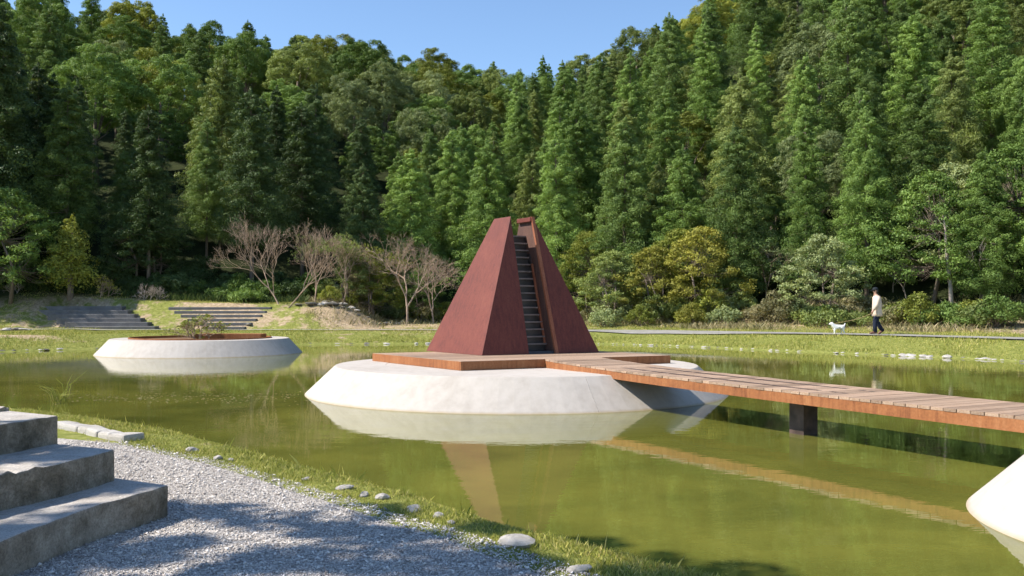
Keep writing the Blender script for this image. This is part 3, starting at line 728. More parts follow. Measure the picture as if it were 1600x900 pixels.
def make_layered(seed, h=4.5, R=2.4, pads=34, k=190, leaf=.10, name='maple_tree', fm='f_gold', stems=2, low=.28):
    rs = np.random.RandomState(seed); mb = MB(); Cs = []; Rs = []
    bases = []
    for s in range(stems):
        a = rs.uniform(0, 6.28); e = np.array([math.cos(a) * R * .28, math.sin(a) * R * .28, h * .55]); b = np.array([math.cos(a) * .08 * stems, math.sin(a) * .08 * stems, 0])
        mid = (b + e) / 2 + rs.normal(size=3) * .14
        mb.tube([tuple(b - [0, 0, .25]), tuple(mid), tuple(e)], [h * .02, h * .014, h * .008], 7); bases.append((mid, e))
    for i in range(pads):
        t = low + (1 - low) * (i + rs.rand()) / pads; prof = R * math.sin(min(1, (1.06 - t) / .62) * math.pi / 2) * rs.uniform(.2, 1.0) ** .6
        a = i * 2.39996 + rs.normal() * .4; c = np.array([math.cos(a) * prof, math.sin(a) * prof, h * t - .1 * prof])
        s = R * rs.uniform(.13, .24); Cs.append(c); Rs.append((s, s * rs.uniform(.8, 1.1), s * .52))
        m_, e_ = bases[i % stems]; b = m_ if t < .5 else e_
        limb_tree(mb, rs, b, [c - [0, 0, s * .15]], h * .0035, .005)
    cr = tufts(np.array(Cs), np.array(Rs), k, leaf, rs, .5, .45, .75)
    return tree_thing(name, cr, mb, fm, M['bark'])

def make_bush(seed, h=1.3, R=1.1, lobes=12, k=190, leaf=.11, fm='f_broad', name='bush'):
    rs = np.random.RandomState(seed); mb = MB(); Cs = []; Rs = []
    for i in range(lobes):
        a = i * 2.39996; q = math.sqrt((i + .4) / lobes); s = R * rs.uniform(.26, .42)
        c = np.array([math.cos(a) * q * R * .8, math.sin(a) * q * R * .8, (h - s) * (1 - .65 * q * q) * rs.uniform(.75, 1.05)]); Cs.append(c); Rs.append((s, s, s * .85))
        mb.tube([(rs.normal() * .08, rs.normal() * .08, -.1), tuple(c * [.5, .5, .6]), tuple(c)], [.022, .015, .006], 4, False)
    cr = tufts(np.array(Cs), np.array(Rs), k, leaf, rs, .4, .6, .6)
    root = empty(name); mb.build('stems', M['bark'], root, True); obj('foliage', cr[0], cr[1], M['foliage'], root).color = (*FOL[fm], 1); return root

def make_bare(seed, h=4.5, spread=.62, depth=6, r0=.075, name='bare_tree', leafy=0, fm='f_olive', mat='twig', stems=1, first=.24):
    rs = random.Random(seed); mb = MB(); tips = []
    def grow(p, d, L, r, n):
        pts = [p]; q = p; dd = d
        for s in range(3):
            dd = (dd + Vector((rs.gauss(0, .13), rs.gauss(0, .13), rs.gauss(.03, .08)))).normalized(); q = q + dd * L / 3; pts.append(q)
        mb.tube(pts, [r, r * .88, r * .78, r * .68], 6 if n > 3 else 4 if n > 1 else 3, False)
        if n == 0: tips.append(q); return
        kids = 3 if n > 1 else 4
        for k in range(kids):
            ang = rs.uniform(.28, spread) * (1.25 if k else .7); ax = dd.orthogonal().normalized(); ax.rotate(Matrix.Rotation(k * 2.1 + rs.uniform(0, 1.6), 3, dd))
            nd = dd.copy(); nd.rotate(Matrix.Rotation(ang, 3, ax)); nd = (nd + Vector((0, 0, .12))).normalized()
            st_ = pts[-1] if k < 2 else pts[-2]
            grow(st_, nd, L * rs.uniform(.62, .86), max(r * .62, .0032), n - 1)
    for s in range(stems):
        d = Vector((rs.gauss(0, .16 * stems), rs.gauss(0, .16 * stems), 1)).normalized()
        grow(Vector((rs.gauss(0, .05 * stems), rs.gauss(0, .05 * stems), -.15)), d, h * first, r0, depth - 1)
    q = h / max(v[2] for v in mb.V); mb.V = [(v[0] * q, v[1] * q, v[2] * q) for v in mb.V]; tips = [t * q for t in tips]
    root = empty(name); mb.build('branches', M[mat], root, True)
    if leafy:
        r2 = np.random.RandomState(seed); T = np.array([tuple(t) for t in rs.sample(tips, min(leafy, len(tips)))]); s = np.full((len(T), 3), .13)
        cr = tufts(T, s, 11, .075, r2, .2, .8, .9); obj('leaves', cr[0], cr[1], M['foliage'], root).color = (*FOL[fm], 1)
    return root

# ------------------------------------------------------------------ forest
rng = np.random.RandomState(42)
cedars = [make_cedar(1, 14, 2.35), make_cedar(2, 15, 2.1, 175), make_cedar(3, 13, 2.6, 185), make_cedar(4, 14.5, 2.2, 155, .24), make_cedar(5, 12.5, 2.0, 150, .14)]
broads = [make_broad(11, 9.5, 3.3), make_broad(12, 10.5, 3.0, .3, 24, 16), make_broad(13, 8.5, 3.6, .22, 24, 16), make_broad(14, 9.0, 2.8, .26, 20, 16, 160, .11, .6)]
ZONES = [(-.62, 'past the left photo edge'), (-.50, 'above the left stone steps'), (-.40, 'above the planter island'), (-.31, 'above the right stone steps'), (-.22, 'above the leftmost bare tree'),
         (-.13, 'above the largest bare tree'), (-.05, 'left behind the pyramid'), (.03, 'directly behind the pyramid'), (.11, 'right behind the pyramid'), (.19, 'left above the golden maples'), (.27, 'right above the golden maples'),
         (.34, 'left above the dog'), (.40, 'above the dog'), (.46, 'above the walker'), (.52, 'right of the walker'), (.62, 'at the right photo edge'), (9, 'past the right photo edge')]
def zone(x, y):
    a = x / y
    for lim, s in ZONES:
        if a < lim: return s
def rowname(d): return 'at forest foot' if d < 5 else 'low slope' if d < 14 else 'mid slope' if d < 30 else 'high slope' if d < 48 else 'near skyline'
used = set(); n_c = n_b = 0
TONE = {'f_shade': 'shade-darkened green', 'f_cedar': 'dark green', 'f_fresh': 'fresh green', 'f_olive': 'olive green', 'f_broad': 'deep green', 'f_grey': 'grey green', 'f_yellow': 'yellow green', 'f_gold': 'golden', 'f_dry': 'dry tan'}
def place(tmpl, x, y, s, rz, fm, label, cat, group, sxy=1.0, sink=0.0, lean=0.0):
    if tmpl.name in used: o = copy_tree(tmpl)
    else: o = tmpl; used.add(tmpl.name)
    o.location = (x, y, gz(x, y) - sink); o.scale = (s * sxy, s * sxy, s); o.rotation_euler = (lean, 0, rz)
    tag(o, label, cat, group)
    for ch in o.children:
        if ch.name.split('.')[0] in ('crown', 'foliage', 'leaves') and fm:
            ch.color = (*FOL[fm], 1)
    return o
def edge_d(x, y):
    return max((x - 3.7) * .62 + (y - 51) * .785, (x + 8) * -.35 + (y - 53) * .94)
spots = []
y = 36.0
cand = []
for i in range(26000):
    yy = 36 + 92 * rng.rand() ** .9; xx = rng.uniform(-.62, .60) * yy + rng.uniform(-22, 3)
    cand.append((xx, yy))
cell = {}
def ok(x, y, r):
    cx, cy = int(x // 4), int(y // 4)
    for i in range(-2, 3):
        for j in range(-2, 3):
            for (a, b, rr_) in cell.get((cx + i, cy + j), ()):
                if (a - x) ** 2 + (b - y) ** 2 < ((r + rr_) / 2) ** 2: return False
    return True
def put(x, y, r): cell.setdefault((int(x // 4), int(y // 4)), []).append((x, y, r))
# a few trees that stand out in the photo (pixel column, distance, template, scale, material)
SPECIAL = [
    (345, 57, cedars[2], -82, 'f_olive', 'broad sunlit olive cedar standing out above the planter island', 'c'),
    (432, 60, cedars[1], -132, 'f_shade', 'slim cedar between the sunlit olive cedar and bare trees', 'c'),
    (490, 61, cedars[0], -128, 'f_shade', 'pointed dark cedar above the leftmost bare tree', 'c'),
    (565, 63, cedars[4], -182, 'f_shade', 'dark cedar with a clear pointed top left of the pyramid', 'c'),
    (150, 65, broads[1], -72, 'f_broad', 'huge rounded tree with lit crown above the left steps', 'b'),
    (250, 72, broads[2], -76, 'f_yellow', 'bright yellow green rounded tree high in the left forest', 'b'),
    (60, 57, cedars[1], -95, 'f_shade', 'tall dark cedar near the left photo edge', 'c'),
    (8, 55, cedars[0], -35, 'f_shade', 'tall dark cedar cut by the left photo edge', 'c'),
    (600, 80, broads[0], -98, 'f_grey', 'large pale grey green tree in the valley left of the pyramid', 'b'),
    (665, 84, broads[2], -112, 'f_grey', 'second pale grey green tree in the valley, nearer the pyramid', 'b'),
    (1160, 52, cedars[2], -105, 'f_olive', 'bulky olive cedar rising above the golden maples', 'c'),
    (1200, 66, broads[3], -85, 'f_yellow', 'yellow green rounded tree high on the right slope', 'b'),
    (1045, 66, cedars[1], -18, 'f_cedar', 'tallest pointed cedar right behind the pyramid', 'c'),
    (1110, 66, cedars[0], -2, 'f_cedar', 'tall dark cedar meeting the sky right of the pyramid', 'c'),
    (870, 53, cedars[0], -205, 'f_fresh', 'fresh green cedar just right of the pyramid top', 'c'),
    (760, 55, cedars[2], -215, 'f_fresh', 'fresh green cedar just left of the pyramid top', 'c')]
for (px, Y, tm, s, fm, lab, kd) in SPECIAL:
    x = (px - 800) / F * Y; put(x, Y, 4.2)
    hgt = max(c[2] for ch in tm.children for c in ch.bound_box)
    s = max(.5, min(1.4, (CAMZ + (HOR + s) / F * Y - gz(x, Y)) / hgt))       # s holds minus the photo row of the tree top
    place(tm, x, Y, s, rng.uniform(0, 6.28), fm, lab, 'tree', 'trees of the valley forest')
    if kd == 'c': n_c += 1
    else: n_b += 1
SKX = [-200, 0, 180, 215, 250, 300, 335, 400, 480, 520, 600, 700, 760, 830, 880, 940, 980, 1040, 1100, 1140, 1800]
SKY_ = [-200, -60, -5, 18, 35, 25, 48, 45, 25, 35, 60, 80, 85, 98, 85, 65, 60, 18, 3, -40, -300]
FRX = [-50, 0, 70, 130, 180, 240, 310, 345, 385, 430, 490, 540, 560, 620, 700, 780, 840, 960, 1040]; FRY = [20, 45, 90, 160, 195, 185, 190, 110, 110, 140, 135, 200, 260, 235, 185, 140, 110, 62, 15]
def px_(a): return 800 + F * a
for (x, y) in cand:
    d = edge_d(x, y)
    if d < .8: continue
    a = x / y
    if a > .60 + 4 / y or a < -.60 - 22 / y or (a < -.66 and (y > 84 or d > 26)): continue
    r = (2.15 + .012 * y if d < 22 else 2.9 + .01 * y) if px_(a) > 560 else (2.5 + .012 * y if d < 16 else 3.0 + .008 * y)
    if not ok(x, y, r): continue
    px = 800 + F * a
    # species by place
    nse = float(lump(np.array(x), np.array(y), .10, 21))
    if px < 480: pb = 0 if d < 13 else .72
    elif px < 760: pb = .0 if d < 10 else .6 if d < 22 else .95
    elif px < 1000: pb = .04 if d < 32 else .7
    else: pb = .06 if d < 9 else .2 + .22 * nse
    isb = rng.rand() < pb
    if (n_b if isb else n_c) >= 296: continue
    s = rng.uniform(.78, 1.16) * (.98 if (px < 560 and d < 14) else .74 if not isb else rng.uniform(.62, .84))
    nh = 9.5 * 1.05 if isb else 13.8
    ylim = np.interp(px, SKX, SKY_) + rng.uniform(-6, 22)
    if (0 < px < 520 and (d < 13 or (not isb and d < 30))) or (not isb and d < 34 and 500 < px < 1040): ylim = max(ylim, np.interp(px, FRX, FRY) + rng.uniform(-12, 45))
    smax = (CAMZ + (HOR - ylim) / F * y - gz(x, y)) / nh
    if smax < .42: continue
    s = min(s, smax)
    if px > 1000 and d < 9: s *= rng.uniform(.75, 1.0)
    put(x, y, r)
    u = rng.rand()
    if isb:
        fm = 'f_broad' if u < .5 else 'f_olive' if u < .72 else 'f_grey' if u < .9 else 'f_yellow'
        if px < 480 and d < 30 and fm == 'f_grey': fm = 'f_broad'
        tm = broads[rng.randint(4)]; s *= 1.05; n_b += 1
        lab = f"{TONE[fm]} rounded broadleaf {rowname(d)}, {zone(x, y)}"
    else:
        if px > 620: fm = 'f_fresh' if u < .62 else 'f_cedar' if u < .82 else 'f_olive'
        else: fm = ('f_shade' if u < .75 else 'f_cedar') if d < 18 else ('f_cedar' if u < .8 else 'f_fresh')
        tm = cedars[rng.randint(5)]
        if d < 4 and px < 480: tm = cedars[3]
        n_c += 1
        lab = f"{TONE[fm]} cedar {rowname(d)}, {zone(x, y)}"
    place(tm, x, y, s, rng.uniform(0, 6.28), fm, lab, 'tree', 'trees of the valley forest', rng.uniform(.9, 1.15))
print('forest', n_c, n_b)

# ------------------------------------------------------------------ trees and bushes on the forest edge
def px_place(tm, px, Y, s, fm, label, cat='tree', group='trees on the forest edge', rz=None, sxy=1.0, sink=0.0):
    x = (px - 800) / F * Y
    return place(tm, x, Y, s, rng.uniform(0, 6.28) if rz is None else rz, fm, label, cat, group, sxy, sink)
mapA = make_layered(31, 4.6, 2.5, 92, 190, .10); mapB = make_layered(32, 4.0, 2.2, 80, 190, .10, stems=3); mapC = make_layered(33, 5.6, 2.5, 120, 170, .105, stems=1, low=.2)
px_place(mapA, 1100, 45.5, 1.0, 'f_gold', 'golden yellow maple with the widest crown, right of the pyramid')
px_place(mapB, 1020, 46.5, .95, 'f_gold', 'golden maple between the wide golden one and the pyramid')
px_place(mapB, 955, 47, .92, 'f_olive', 'olive maple beside the right foot of the pyramid')
px_place(mapA, 1065, 47.5, .95, 'f_yellow', 'yellow green maple behind the two golden ones')
px_place(mapC, 918, 51, .82, 'f_yellow', 'upright yellow green tree beside the upper right of the pyramid')
px_place(mapC, 18, 46, 1.02, 'f_broad', 'layered dark tree with lit top at the left photo edge')
px_place(mapC, 215, 50, .86, 'f_shade', 'shaded layered tree behind the left flight of steps')
px_place(mapA, 245, 51, .88, 'f_shade', 'second shaded layered tree, right behind the left steps')
px_place(mapC, 1060, 52, 1.15, 'f_olive', 'olive layered tree above the golden maples')
px_place(mapB, 1285, 41.5, .98, 'f_grey', 'spreading grey green tree with many stems behind the white dog')
px_place(mapB, 1175, 47, 1.0, 'f_grey', 'grey green twiggy tree right of the golden maples')
px_place(mapC, 1455, 41, 1.05, 'f_fresh', 'slender light green tree right of the walker')
px_place(mapC, 1490, 42, 1.0, 'f_grey', 'pale slender tree with bare lower trunk right of the walker')
px_place(mapC, 1575, 40.5, 1.1, 'f_fresh', 'light green tree beside the bare white trunk at right edge')
px_place(mapB, 590, 49.5, .8, 'f_yellow', 'low olive tree between the bare trees')
px_place(mapB, 548, 49, .75, 'f_olive', 'small olive tree left of the largest bare tree')
px_place(mapA, 655, 52, .66, 'f_broad', 'low deep green tree behind the largest bare tree')
yt = make_cedar(6, 3.9, .95, 46, .2, 80, .11); yt.name = 'young_tree'
px_place(yt, 110, 46.9, 1.0, 'f_yellow', 'small young tree with yellow green leaves above the left steps')
bt1 = make_bare(51, 5.2, .62, 7, .034, stems=2, first=.2); bt2 = make_bare(52, 4.8, .70, 7, .04, first=.2); bt3 = make_bare(53, 3.9, .6, 6, .035, leafy=230); bt4 = make_bare(57, 3.0, .8, 5, .03, 'dry_sapling', stems=1, mat='bark_pale')
px_place(bt1, 440, 46.5, 1.0, None, 'leafless reddish tree, leftmost of the bare trees')
px_place(bt2, 632, 47, 1.03, None, 'largest leafless grey tree just left of the pyramid')
px_place(bt3, 490, 48, .92, 'f_olive', 'thin half bare tree right of the leftmost bare tree')
px_place(bt3, 533, 47.5, .98, 'f_olive', 'thin half bare tree second from the leftmost bare tree', rz=2.0)
px_place(bt3, 575, 49, 1.0, 'f_yellow', 'half bare tree touching the largest bare tree', rz=4.0)
px_place(bt2, 676, 49, .82, None, 'leafless tree half hidden behind the pyramid', rz=2.4)
px_place(bt4, 1528, 40, 1.05, None, 'dry leafless sapling near the right photo edge')
px_place(bt4, 1395, 43, .8, None, 'grey dry sapling behind the walker', rz=1.0)
px_place(bt4, 1420, 42, .7, None, 'grey dry sapling right behind the walker', rz=3.0)
px_place(bt3, 1190, 45.5, .9, 'f_grey', 'grey twiggy half bare tree right of the golden maples', rz=3.0)
tr = empty('tree_snag'); mb = MB(); mb.tube([(0, 0, -.2), (-.05, 0, 1.2), (-.22, 0, 2.6), (-.3, .05, 4.2), (-.42, .05, 5.0)], [.13, .10, .085, .06, .03], 8); mb.build('trunk', M['bark_pale'], tr, True)
mb = MB()
for (a, z, l) in ((2.8, 2.4, .9), (.4, 2.9, .8), (3.4, 3.4, 1.0), (0, 3.9, .7), (2.6, 4.3, .6)): mb.tube([(-.2, 0, z), (-.2 + math.cos(a) * l * .6, .1, z + .2), (-.2 + math.cos(a) * l, .15, z + .55)], [.035, .02, .008], 5, False)
mb.build('branches', M['bark_pale'], tr, True)
px_place(tr, 1487, 39.5, .88, None, 'bare whitish tree trunk standing near the right photo edge', rz=0)

bA = make_bush(41); bB = make_bush(42, 1.0, 1.3, 14, fm='f_olive'); bC = make_bush(43, 1.7, 1.1, 14, fm='f_yellow')
for i in range(86):
    a = -.56 + 1.13 * (i + rng.uniform(-.4, .4)) / 86; 
    # walk out along the ray until the forest edge
    Y = 36.0
    while edge_d(a * Y, Y) < -1.2 + rng.uniform(-1.2, 1.8) and Y < 62: Y += .4
    px = 800 + F * a
    if px < 460: Y = max(Y, 49.5)
    u = rng.rand(); tm = (bA, bB, bC)[rng.randint(3)]
    fm = ('f_shade' if u < .6 else 'f_broad') if px < 460 else ('f_olive' if u < .25 else 'f_yellow' if u < .4 else 'f_grey' if u < .6 else 'f_dry' if u < .85 else 'f_broad')
    place(tm, a * Y, Y, rng.uniform(.6, 1.15), rng.uniform(0, 6.28), fm, f"low {TONE[fm]} bush at forest foot, {zone(a * Y, Y)}", 'bush', 'bushes along the forest edge')
px_place(bA, 318, 53, 1.1, 'f_shade', 'dark bush between the trunks above the right steps', 'bush', 'bushes along the forest edge')
px_place(bB, 300, 52, 1.1, 'f_shade', 'low dark bush under the cedars above the planter', 'bush', 'bushes along the forest edge')
px_place(bC, 1080, 43.5, .75, 'f_gold', 'small bright yellow shrub in front of the golden maples', 'bush', 'bushes along the forest edge')
px_place(bC, 1000, 44.5, .7, 'f_yellow', 'yellow green shrub right of the pyramid foot', 'bush', 'bushes along the forest edge')
px_place(bA, 945, 45, .85, 'f_grey', 'grey green shrub touching the right foot of the pyramid', 'bush', 'bushes along the forest edge')
px_place(bC, 515, 47, .6, 'f_yellow', 'small yellow green shrub between the thin half bare trees', 'bush', 'bushes along the forest edge')
px_place(bB, 385, 48, .9, 'f_broad', 'dark green bush left of the leftmost bare tree', 'bush', 'bushes along the forest edge')
px_place(bB, 350, 49, .9, 'f_broad', 'dark green bush above the right flight of steps', 'bush', 'bushes along the forest edge')
ss = make_bare(61, 1.15, .7, 5, .018, 'small_shrub', leafy=60, fm='f_gold', stems=3)
px_place(ss, 163, 47.4, 1.0, 'f_gold', 'small yellow leaved shrub above the left steps', 'shrub', 'dry shrubs on the far bank')
ds = make_bare(62, .95, .9, 5, .02, 'dry_shrub', stems=3, mat='bark_pale')
px_place(ds, 230, 47.2, 1.0, None, 'dry pale branches right of the left steps', 'shrub', 'dry shrubs on the far bank')
px_place(ds, 250, 47.8, .8, None, 'smaller dry pale branches between the two step flights', 'shrub', 'dry shrubs on the far bank', rz=2)
px_place(ds, 22, 47, .7, None, 'dry pale twigs left of the left steps', 'shrub', 'dry shrubs on the far bank', rz=1)
# planter shrub with thin yellow leaves
ps = make_bare(63, 1.1, 1.05, 5, .016, 'planter_shrub', leafy=90, fm='f_yellow', stems=3, first=.20)
ps.location = (-10.75, 30.9, .48); ps.scale = (1.3, 1.3, .78); tag(ps, 'sparse twiggy shrub growing on the round planter island', 'shrub')
# white marker post in the left shade
mp = empty('marker_post'); mb = MB(); mb.tube([(0, 0, -.1), (0, 0, .42)], [.05, .05], 8); mb.build('post', M['rock'], mp)
mb = MB(); mb.tube([(0, 0, .42), (0, 0, .47), (0, 0, .55), (0, 0, .6)], [.05, .09, .09, .03], 8); mb.build('cap', M['concrete'], mp)
x = (367 - 800) / F * 49; mp.location = (x, 49, gz(x, 49)); tag(mp, 'small white marker post in the shade above the right steps', 'post')
# tree that shades the gravel, standing left of the camera outside the photo
sh = make_broad(71, 9.6, 2.3, .5, 15, 7, 60, .18, .7, 'shade_tree', 'f_broad')
sh.location = (-8.5, 2.85, .15); tag(sh, 'tall tree left of the frame whose leaves shade the gravel', 'tree')

# ------------------------------------------------------------------ grass, gravel
def blades(name, P, h, wd, mat, label, bend=.5, seed=0):
    rs = np.random.RandomState(seed); n = len(P); a = rs.uniform(0, 6.28, n); dx = np.stack([np.cos(a), np.sin(a), np.zeros(n)], 1)
    b = rs.uniform(0, 6.28, n); dd = np.stack([np.cos(b), np.sin(b), np.zeros(n)], 1) * (h * bend * rs.rand(n))[:, None]
    up = np.stack([np.zeros(n), np.zeros(n), h], 1); w_ = wd[:, None]
    V = np.empty((n, 4, 3)); V[:, 0] = P - dx * w_ / 2; V[:, 1] = P + dx * w_ / 2; V[:, 2] = P + dx * w_ * .3 + up * .55 + dd * .35; V[:, 3] = P + up + dd
    # quad + pointed tip as one bent quad
    V2_ = V.reshape(-1, 3); Fq = np.arange(4 * n).reshape(n, 4)
    o = obj(name, V2_, Fq, mat); tag(o, label, 'grass', kind='stuff'); return o
rs = np.random.RandomState(5)
# near verge
P = np.zeros((0, 2))
while len(P) < 60000:
    X = rs.uniform(-6.5, 2.6, 200000); Y = 2.5 + 10 * rs.rand(200000) ** 1.5; d = sdist(X, Y)
    pxs = 800 + F * X / Y; pyy = HOR + F * (CAMZ - .19) / Y; yi = np.where(pxs > 190, verge_inner(np.clip(pxs, 190, 1000)), 668 + .11 * (pxs - 84))
    k_ = (d > -.015) & (d < 1.3) & (pyy < yi + rs.normal(0, 2.5, len(X))) & (pyy < 960) & (pxs > -60)
    P = np.vstack([P, np.column_stack([X, Y])[k_]])
extra = np.stack([rs.uniform(.6, 2.2, 4000), rs.uniform(2.6, 5.2, 4000)], 1); dd = sdist(extra[:, 0], extra[:, 1]); P = np.vstack([P, extra[(dd > -.02) & (dd < .5)]])
P = np.column_stack([P, ground(P[:, 0], P[:, 1])]); P[:, 2] = np.maximum(P[:, 2], 0) - .004
clump = .55 + .6 * (lump(P[:, 0], P[:, 1], 5, 31) > -.1) * rs.rand(len(P))
hh = rs.uniform(.014, .046, len(P)) * clump * (1 + (rs.rand(len(P)) < .006) * (P[:, 1] > 5) * 1.8)
blades('grass', P, hh, rs.uniform(.003, .0065, len(P)), M['grass'], 'bright green grass on the narrow near verge', .9, 6)
# far banks: lawn
X = rs.uniform(-26, 19, 330000); Y = rs.uniform(24, 48.5, 330000)
d = sdist(X, Y); keep = (d > .05) & (np.abs(X / Y) < .62) & (hillz(X, Y) < 1.2) & (dryness(X, Y) + rs.uniform(-.25, .25, len(X)) < .62)
path_d = np.full(len(X), 9.0)
PC = np.array([(21, 21), (18.6, 27), (15.2, 32.2), (12.3, 35.6), (8.3, 39.2), (4.0, 42.0), (-3, 43.1), (-11, 42.7), (-17.5, 42.6), (-24, 41.2), (-34, 36)])
for i in range(len(PC) - 1):
    a, b = PC[i], PC[i + 1]; e = b - a; t = np.clip(((X - a[0]) * e[0] + (Y - a[1]) * e[1]) / (e @ e), 0, 1); path_d = np.minimum(path_d, np.hypot(X - a[0] - t * e[0], Y - a[1] - t * e[1]))
keep &= (path_d > .66) & ~((X < -11) & (X > -24.5) & (Y > 43.5) & (Y < 46.7))
Xk, Yk = X[keep][:110000], Y[keep][:110000]
Pk = np.column_stack([Xk, Yk, ground(Xk, Yk) - .01]); hk = rs.uniform(.035, .095, len(Pk)) * (.7 + .6 * (lump(Xk, Yk, 1.3, 8) > 0))
blades('grass', Pk, hk, rs.uniform(.012, .026, len(Pk)), M['grass'], 'green lawn grass covering the far pond banks', .7, 7)
# dry tall grass near the forest edge and weeds in the shade on the left
X = rs.uniform(-30, 26, 260000); Y = rs.uniform(33, 60, 260000); e = np.maximum((X - 3.7) * .62 + (Y - 51) * .785, (X + 8) * -.35 + (Y - 53) * .94)
keep = ((e > -4.2) | ((e > -8) & (X > -11) & (X < 3) & (rs.rand(len(X)) < .45))) & (e < 2.5) & (np.abs(X / Y) < .60) & (sdist(X, Y) > 3.8); lft = X / Y < -.23
k1 = keep & ~lft & (lump(X, Y, .8, 14) + rs.uniform(-.6, .6, len(X)) > -.05)
Xk, Yk = X[k1][:30000], Y[k1][:30000]
Pk = np.column_stack([Xk, Yk, ground(Xk, Yk) - .02]); hk = rs.uniform(.08, .34, len(Pk)) * (.5 + .6 * (lump(Xk, Yk, 1.1, 15) > 0))
blades('dry_grass', Pk, hk, rs.uniform(.012, .03, len(Pk)), M['drygrass'], 'dry tan tall grass along the foot of the forest', 1.0, 8)
k2 = keep & lft & (Y > 47.6)
Xk, Yk = X[k2][:26000], Y[k2][:26000]
Pk = np.column_stack([Xk, Yk, ground(Xk, Yk) - .02]); hk = rs.uniform(.12, .5, len(Pk))
blades('weeds', Pk, hk, rs.uniform(.02, .045, len(Pk)), M['weeds'], 'dark green weeds on the shaded left forest edge', .9, 9)
# reeds standing in the water at the left
rd = empty('water_reeds', at(92, 630, 0)); mb = MB(); r3 = random.Random(8)
for i in range(26):
    a = r3.uniform(0, 6.28); s = r3.uniform(.15, .5); bx, by = r3.gauss(0, .06), r3.gauss(0, .06)
    mb.tube([(bx, by, -.1), (bx + math.cos(a) * s * .4, by + math.sin(a) * s * .3, s * .6), (bx + math.cos(a) * s, by + math.sin(a) * s * .6, s * r3.uniform(.7, 1.1))], [.006, .005, .002], 3, False)
mb.build('stalks', M['grass'], rd); tag(rd, 'thin green water plant rising from the pond at left', 'reeds')
# specks drifting on the pond
q = rs.normal(size=(420, 2)) * [1.5, .55] + [-5.6, 15.3]; an = rs.uniform(0, 6.28, 420); rr_ = rs.uniform(.012, .03, 420)
Vd = np.stack([np.stack([q[:, 0] + rr_ * np.cos(an + k * 1.2566), q[:, 1] + rr_ * .7 * np.sin(an + k * 1.2566), np.full(420, .004)], 1) for k in range(5)], 1).reshape(-1, 3)
tag(obj('floating_specks', Vd, np.arange(2100).reshape(420, 5), M['drygrass']), 'pale specks drifting on the pond at left', 'debris', kind='stuff')
# gravel stones
n = 72000
X = rs.uniform(-4.4, 1.6, n * 3); Y = 3.0 + 6.6 * rs.rand(n * 3) ** 1.7
pxs = 800 + F * X / Y; yi = verge_inner(np.clip(pxs, 190, 1000)); pyy = HOR + F * (CAMZ - .19) / Y
keep = (pyy > yi + rs.uniform(-4, 3, len(X))) & (pxs > -20) & (pyy < 960); X = X[keep][:n]; Y = Y[keep][:n]; n = len(X)
octv = np.array([(1, 0, 0), (-1, 0, 0), (0, 1, 0), (0, -1, 0), (0, 0, 1), (0, 0, -1)], float); octf = np.array([(0, 2, 4), (2, 1, 4), (1, 3, 4), (3, 0, 4), (2, 0, 5), (1, 2, 5), (3, 1, 5), (0, 3, 5)])
sz = rs.uniform(.0026, .0062, n) * (1 + 1.2 * (rs.rand(n) < .05)); an = rs.uniform(0, 6.28, n); S = octv[None] * (1 + .35 * rs.normal(size=(n, 6, 1)).clip(-1.5, 1.5)) * np.stack([sz * 1.3, sz, sz * .7], 1)[:, None, :]
ca, sa = np.cos(an)[:, None], np.sin(an)[:, None]; tz = rs.normal(size=(n, 1)) * .4
Vx = S[..., 0] * ca - S[..., 1] * sa; Vy = S[..., 0] * sa + S[..., 1] * ca; Vz = S[..., 2] + Vx * tz
Vg = np.stack([Vx + X[:, None], Vy + Y[:, None], Vz + .188 + (sz * .25)[:, None]], -1).reshape(-1, 3); Fg = (octf[None] + (np.arange(n) * 6)[:, None, None]).reshape(-1, 3)
o = obj('gravel', Vg, Fg, M['pebble']); tag(o, 'loose grey gravel covering the near path', 'gravel', kind='stuff')

# ------------------------------------------------------------------ walker and dog
def skin_body(name, verts, edges, radii, mat, parent, root=0, sub=2):
    me = bpy.data.meshes.new(name); me.from_pydata(verts, edges, []); o = bpy.data.objects.new(name, me); C.objects.link(o)
    m = o.modifiers.new('s', 'SKIN'); m.use_smooth_shade = True
    sv = me.skin_vertices[0].data
    for i, r in enumerate(radii):
        sv[i].radius = (r, r) if not isinstance(r, tuple) else r; sv[i].use_root = (i == root)
    s = o.modifiers.new('u', 'SUBSURF'); s.levels = s.render_levels = sub
    dg = bpy.context.evaluated_depsgraph_get(); nm = bpy.data.meshes.new_from_object(o.evaluated_get(dg)); bpy.data.objects.remove(o)
    nm.materials.clear(); nm.materials.append(mat); nm.name = name; return link(name, nm, parent)
M['skin'] = mat_plain('skin', (0.42, 0.24, 0.17), 0.6, 0.3, .08); M['coat'] = mat_plain('beige_coat', (0.62, 0.50, 0.40), 0.9, 0.1, .08, 20); M['navy'] = mat_plain('navy_trousers', (0.022, 0.027, 0.045), 0.85, 0.1, .2, 20)
M['cap'] = mat_plain('dark_cap', (0.018, 0.022, 0.026), 0.8, 0.2, .2); M['shoe'] = mat_plain('brown_shoe', (0.16, 0.08, 0.05), 0.6, 0.3, .2); M['fur'] = mat_plain('white_fur', (0.78, 0.76, 0.72), 0.9, 0.1, .05, 30); M['nose'] = mat_plain('dark_nose', (0.02, 0.018, 0.018), 0.4, 0.4, .1)
M['leash'] = mat_plain('tan_leash', (0.45, 0.32, 0.16), 0.7, 0.2, .1); M['hair'] = mat_plain('grey_hair', (0.06, 0.055, 0.05), 0.8, 0.2, .3)
WX, WY = 13.84, 34.0
pr = empty('person', (WX, WY, gz(WX, WY) + .05), math.pi)     # local +x is the walking direction (world -x)
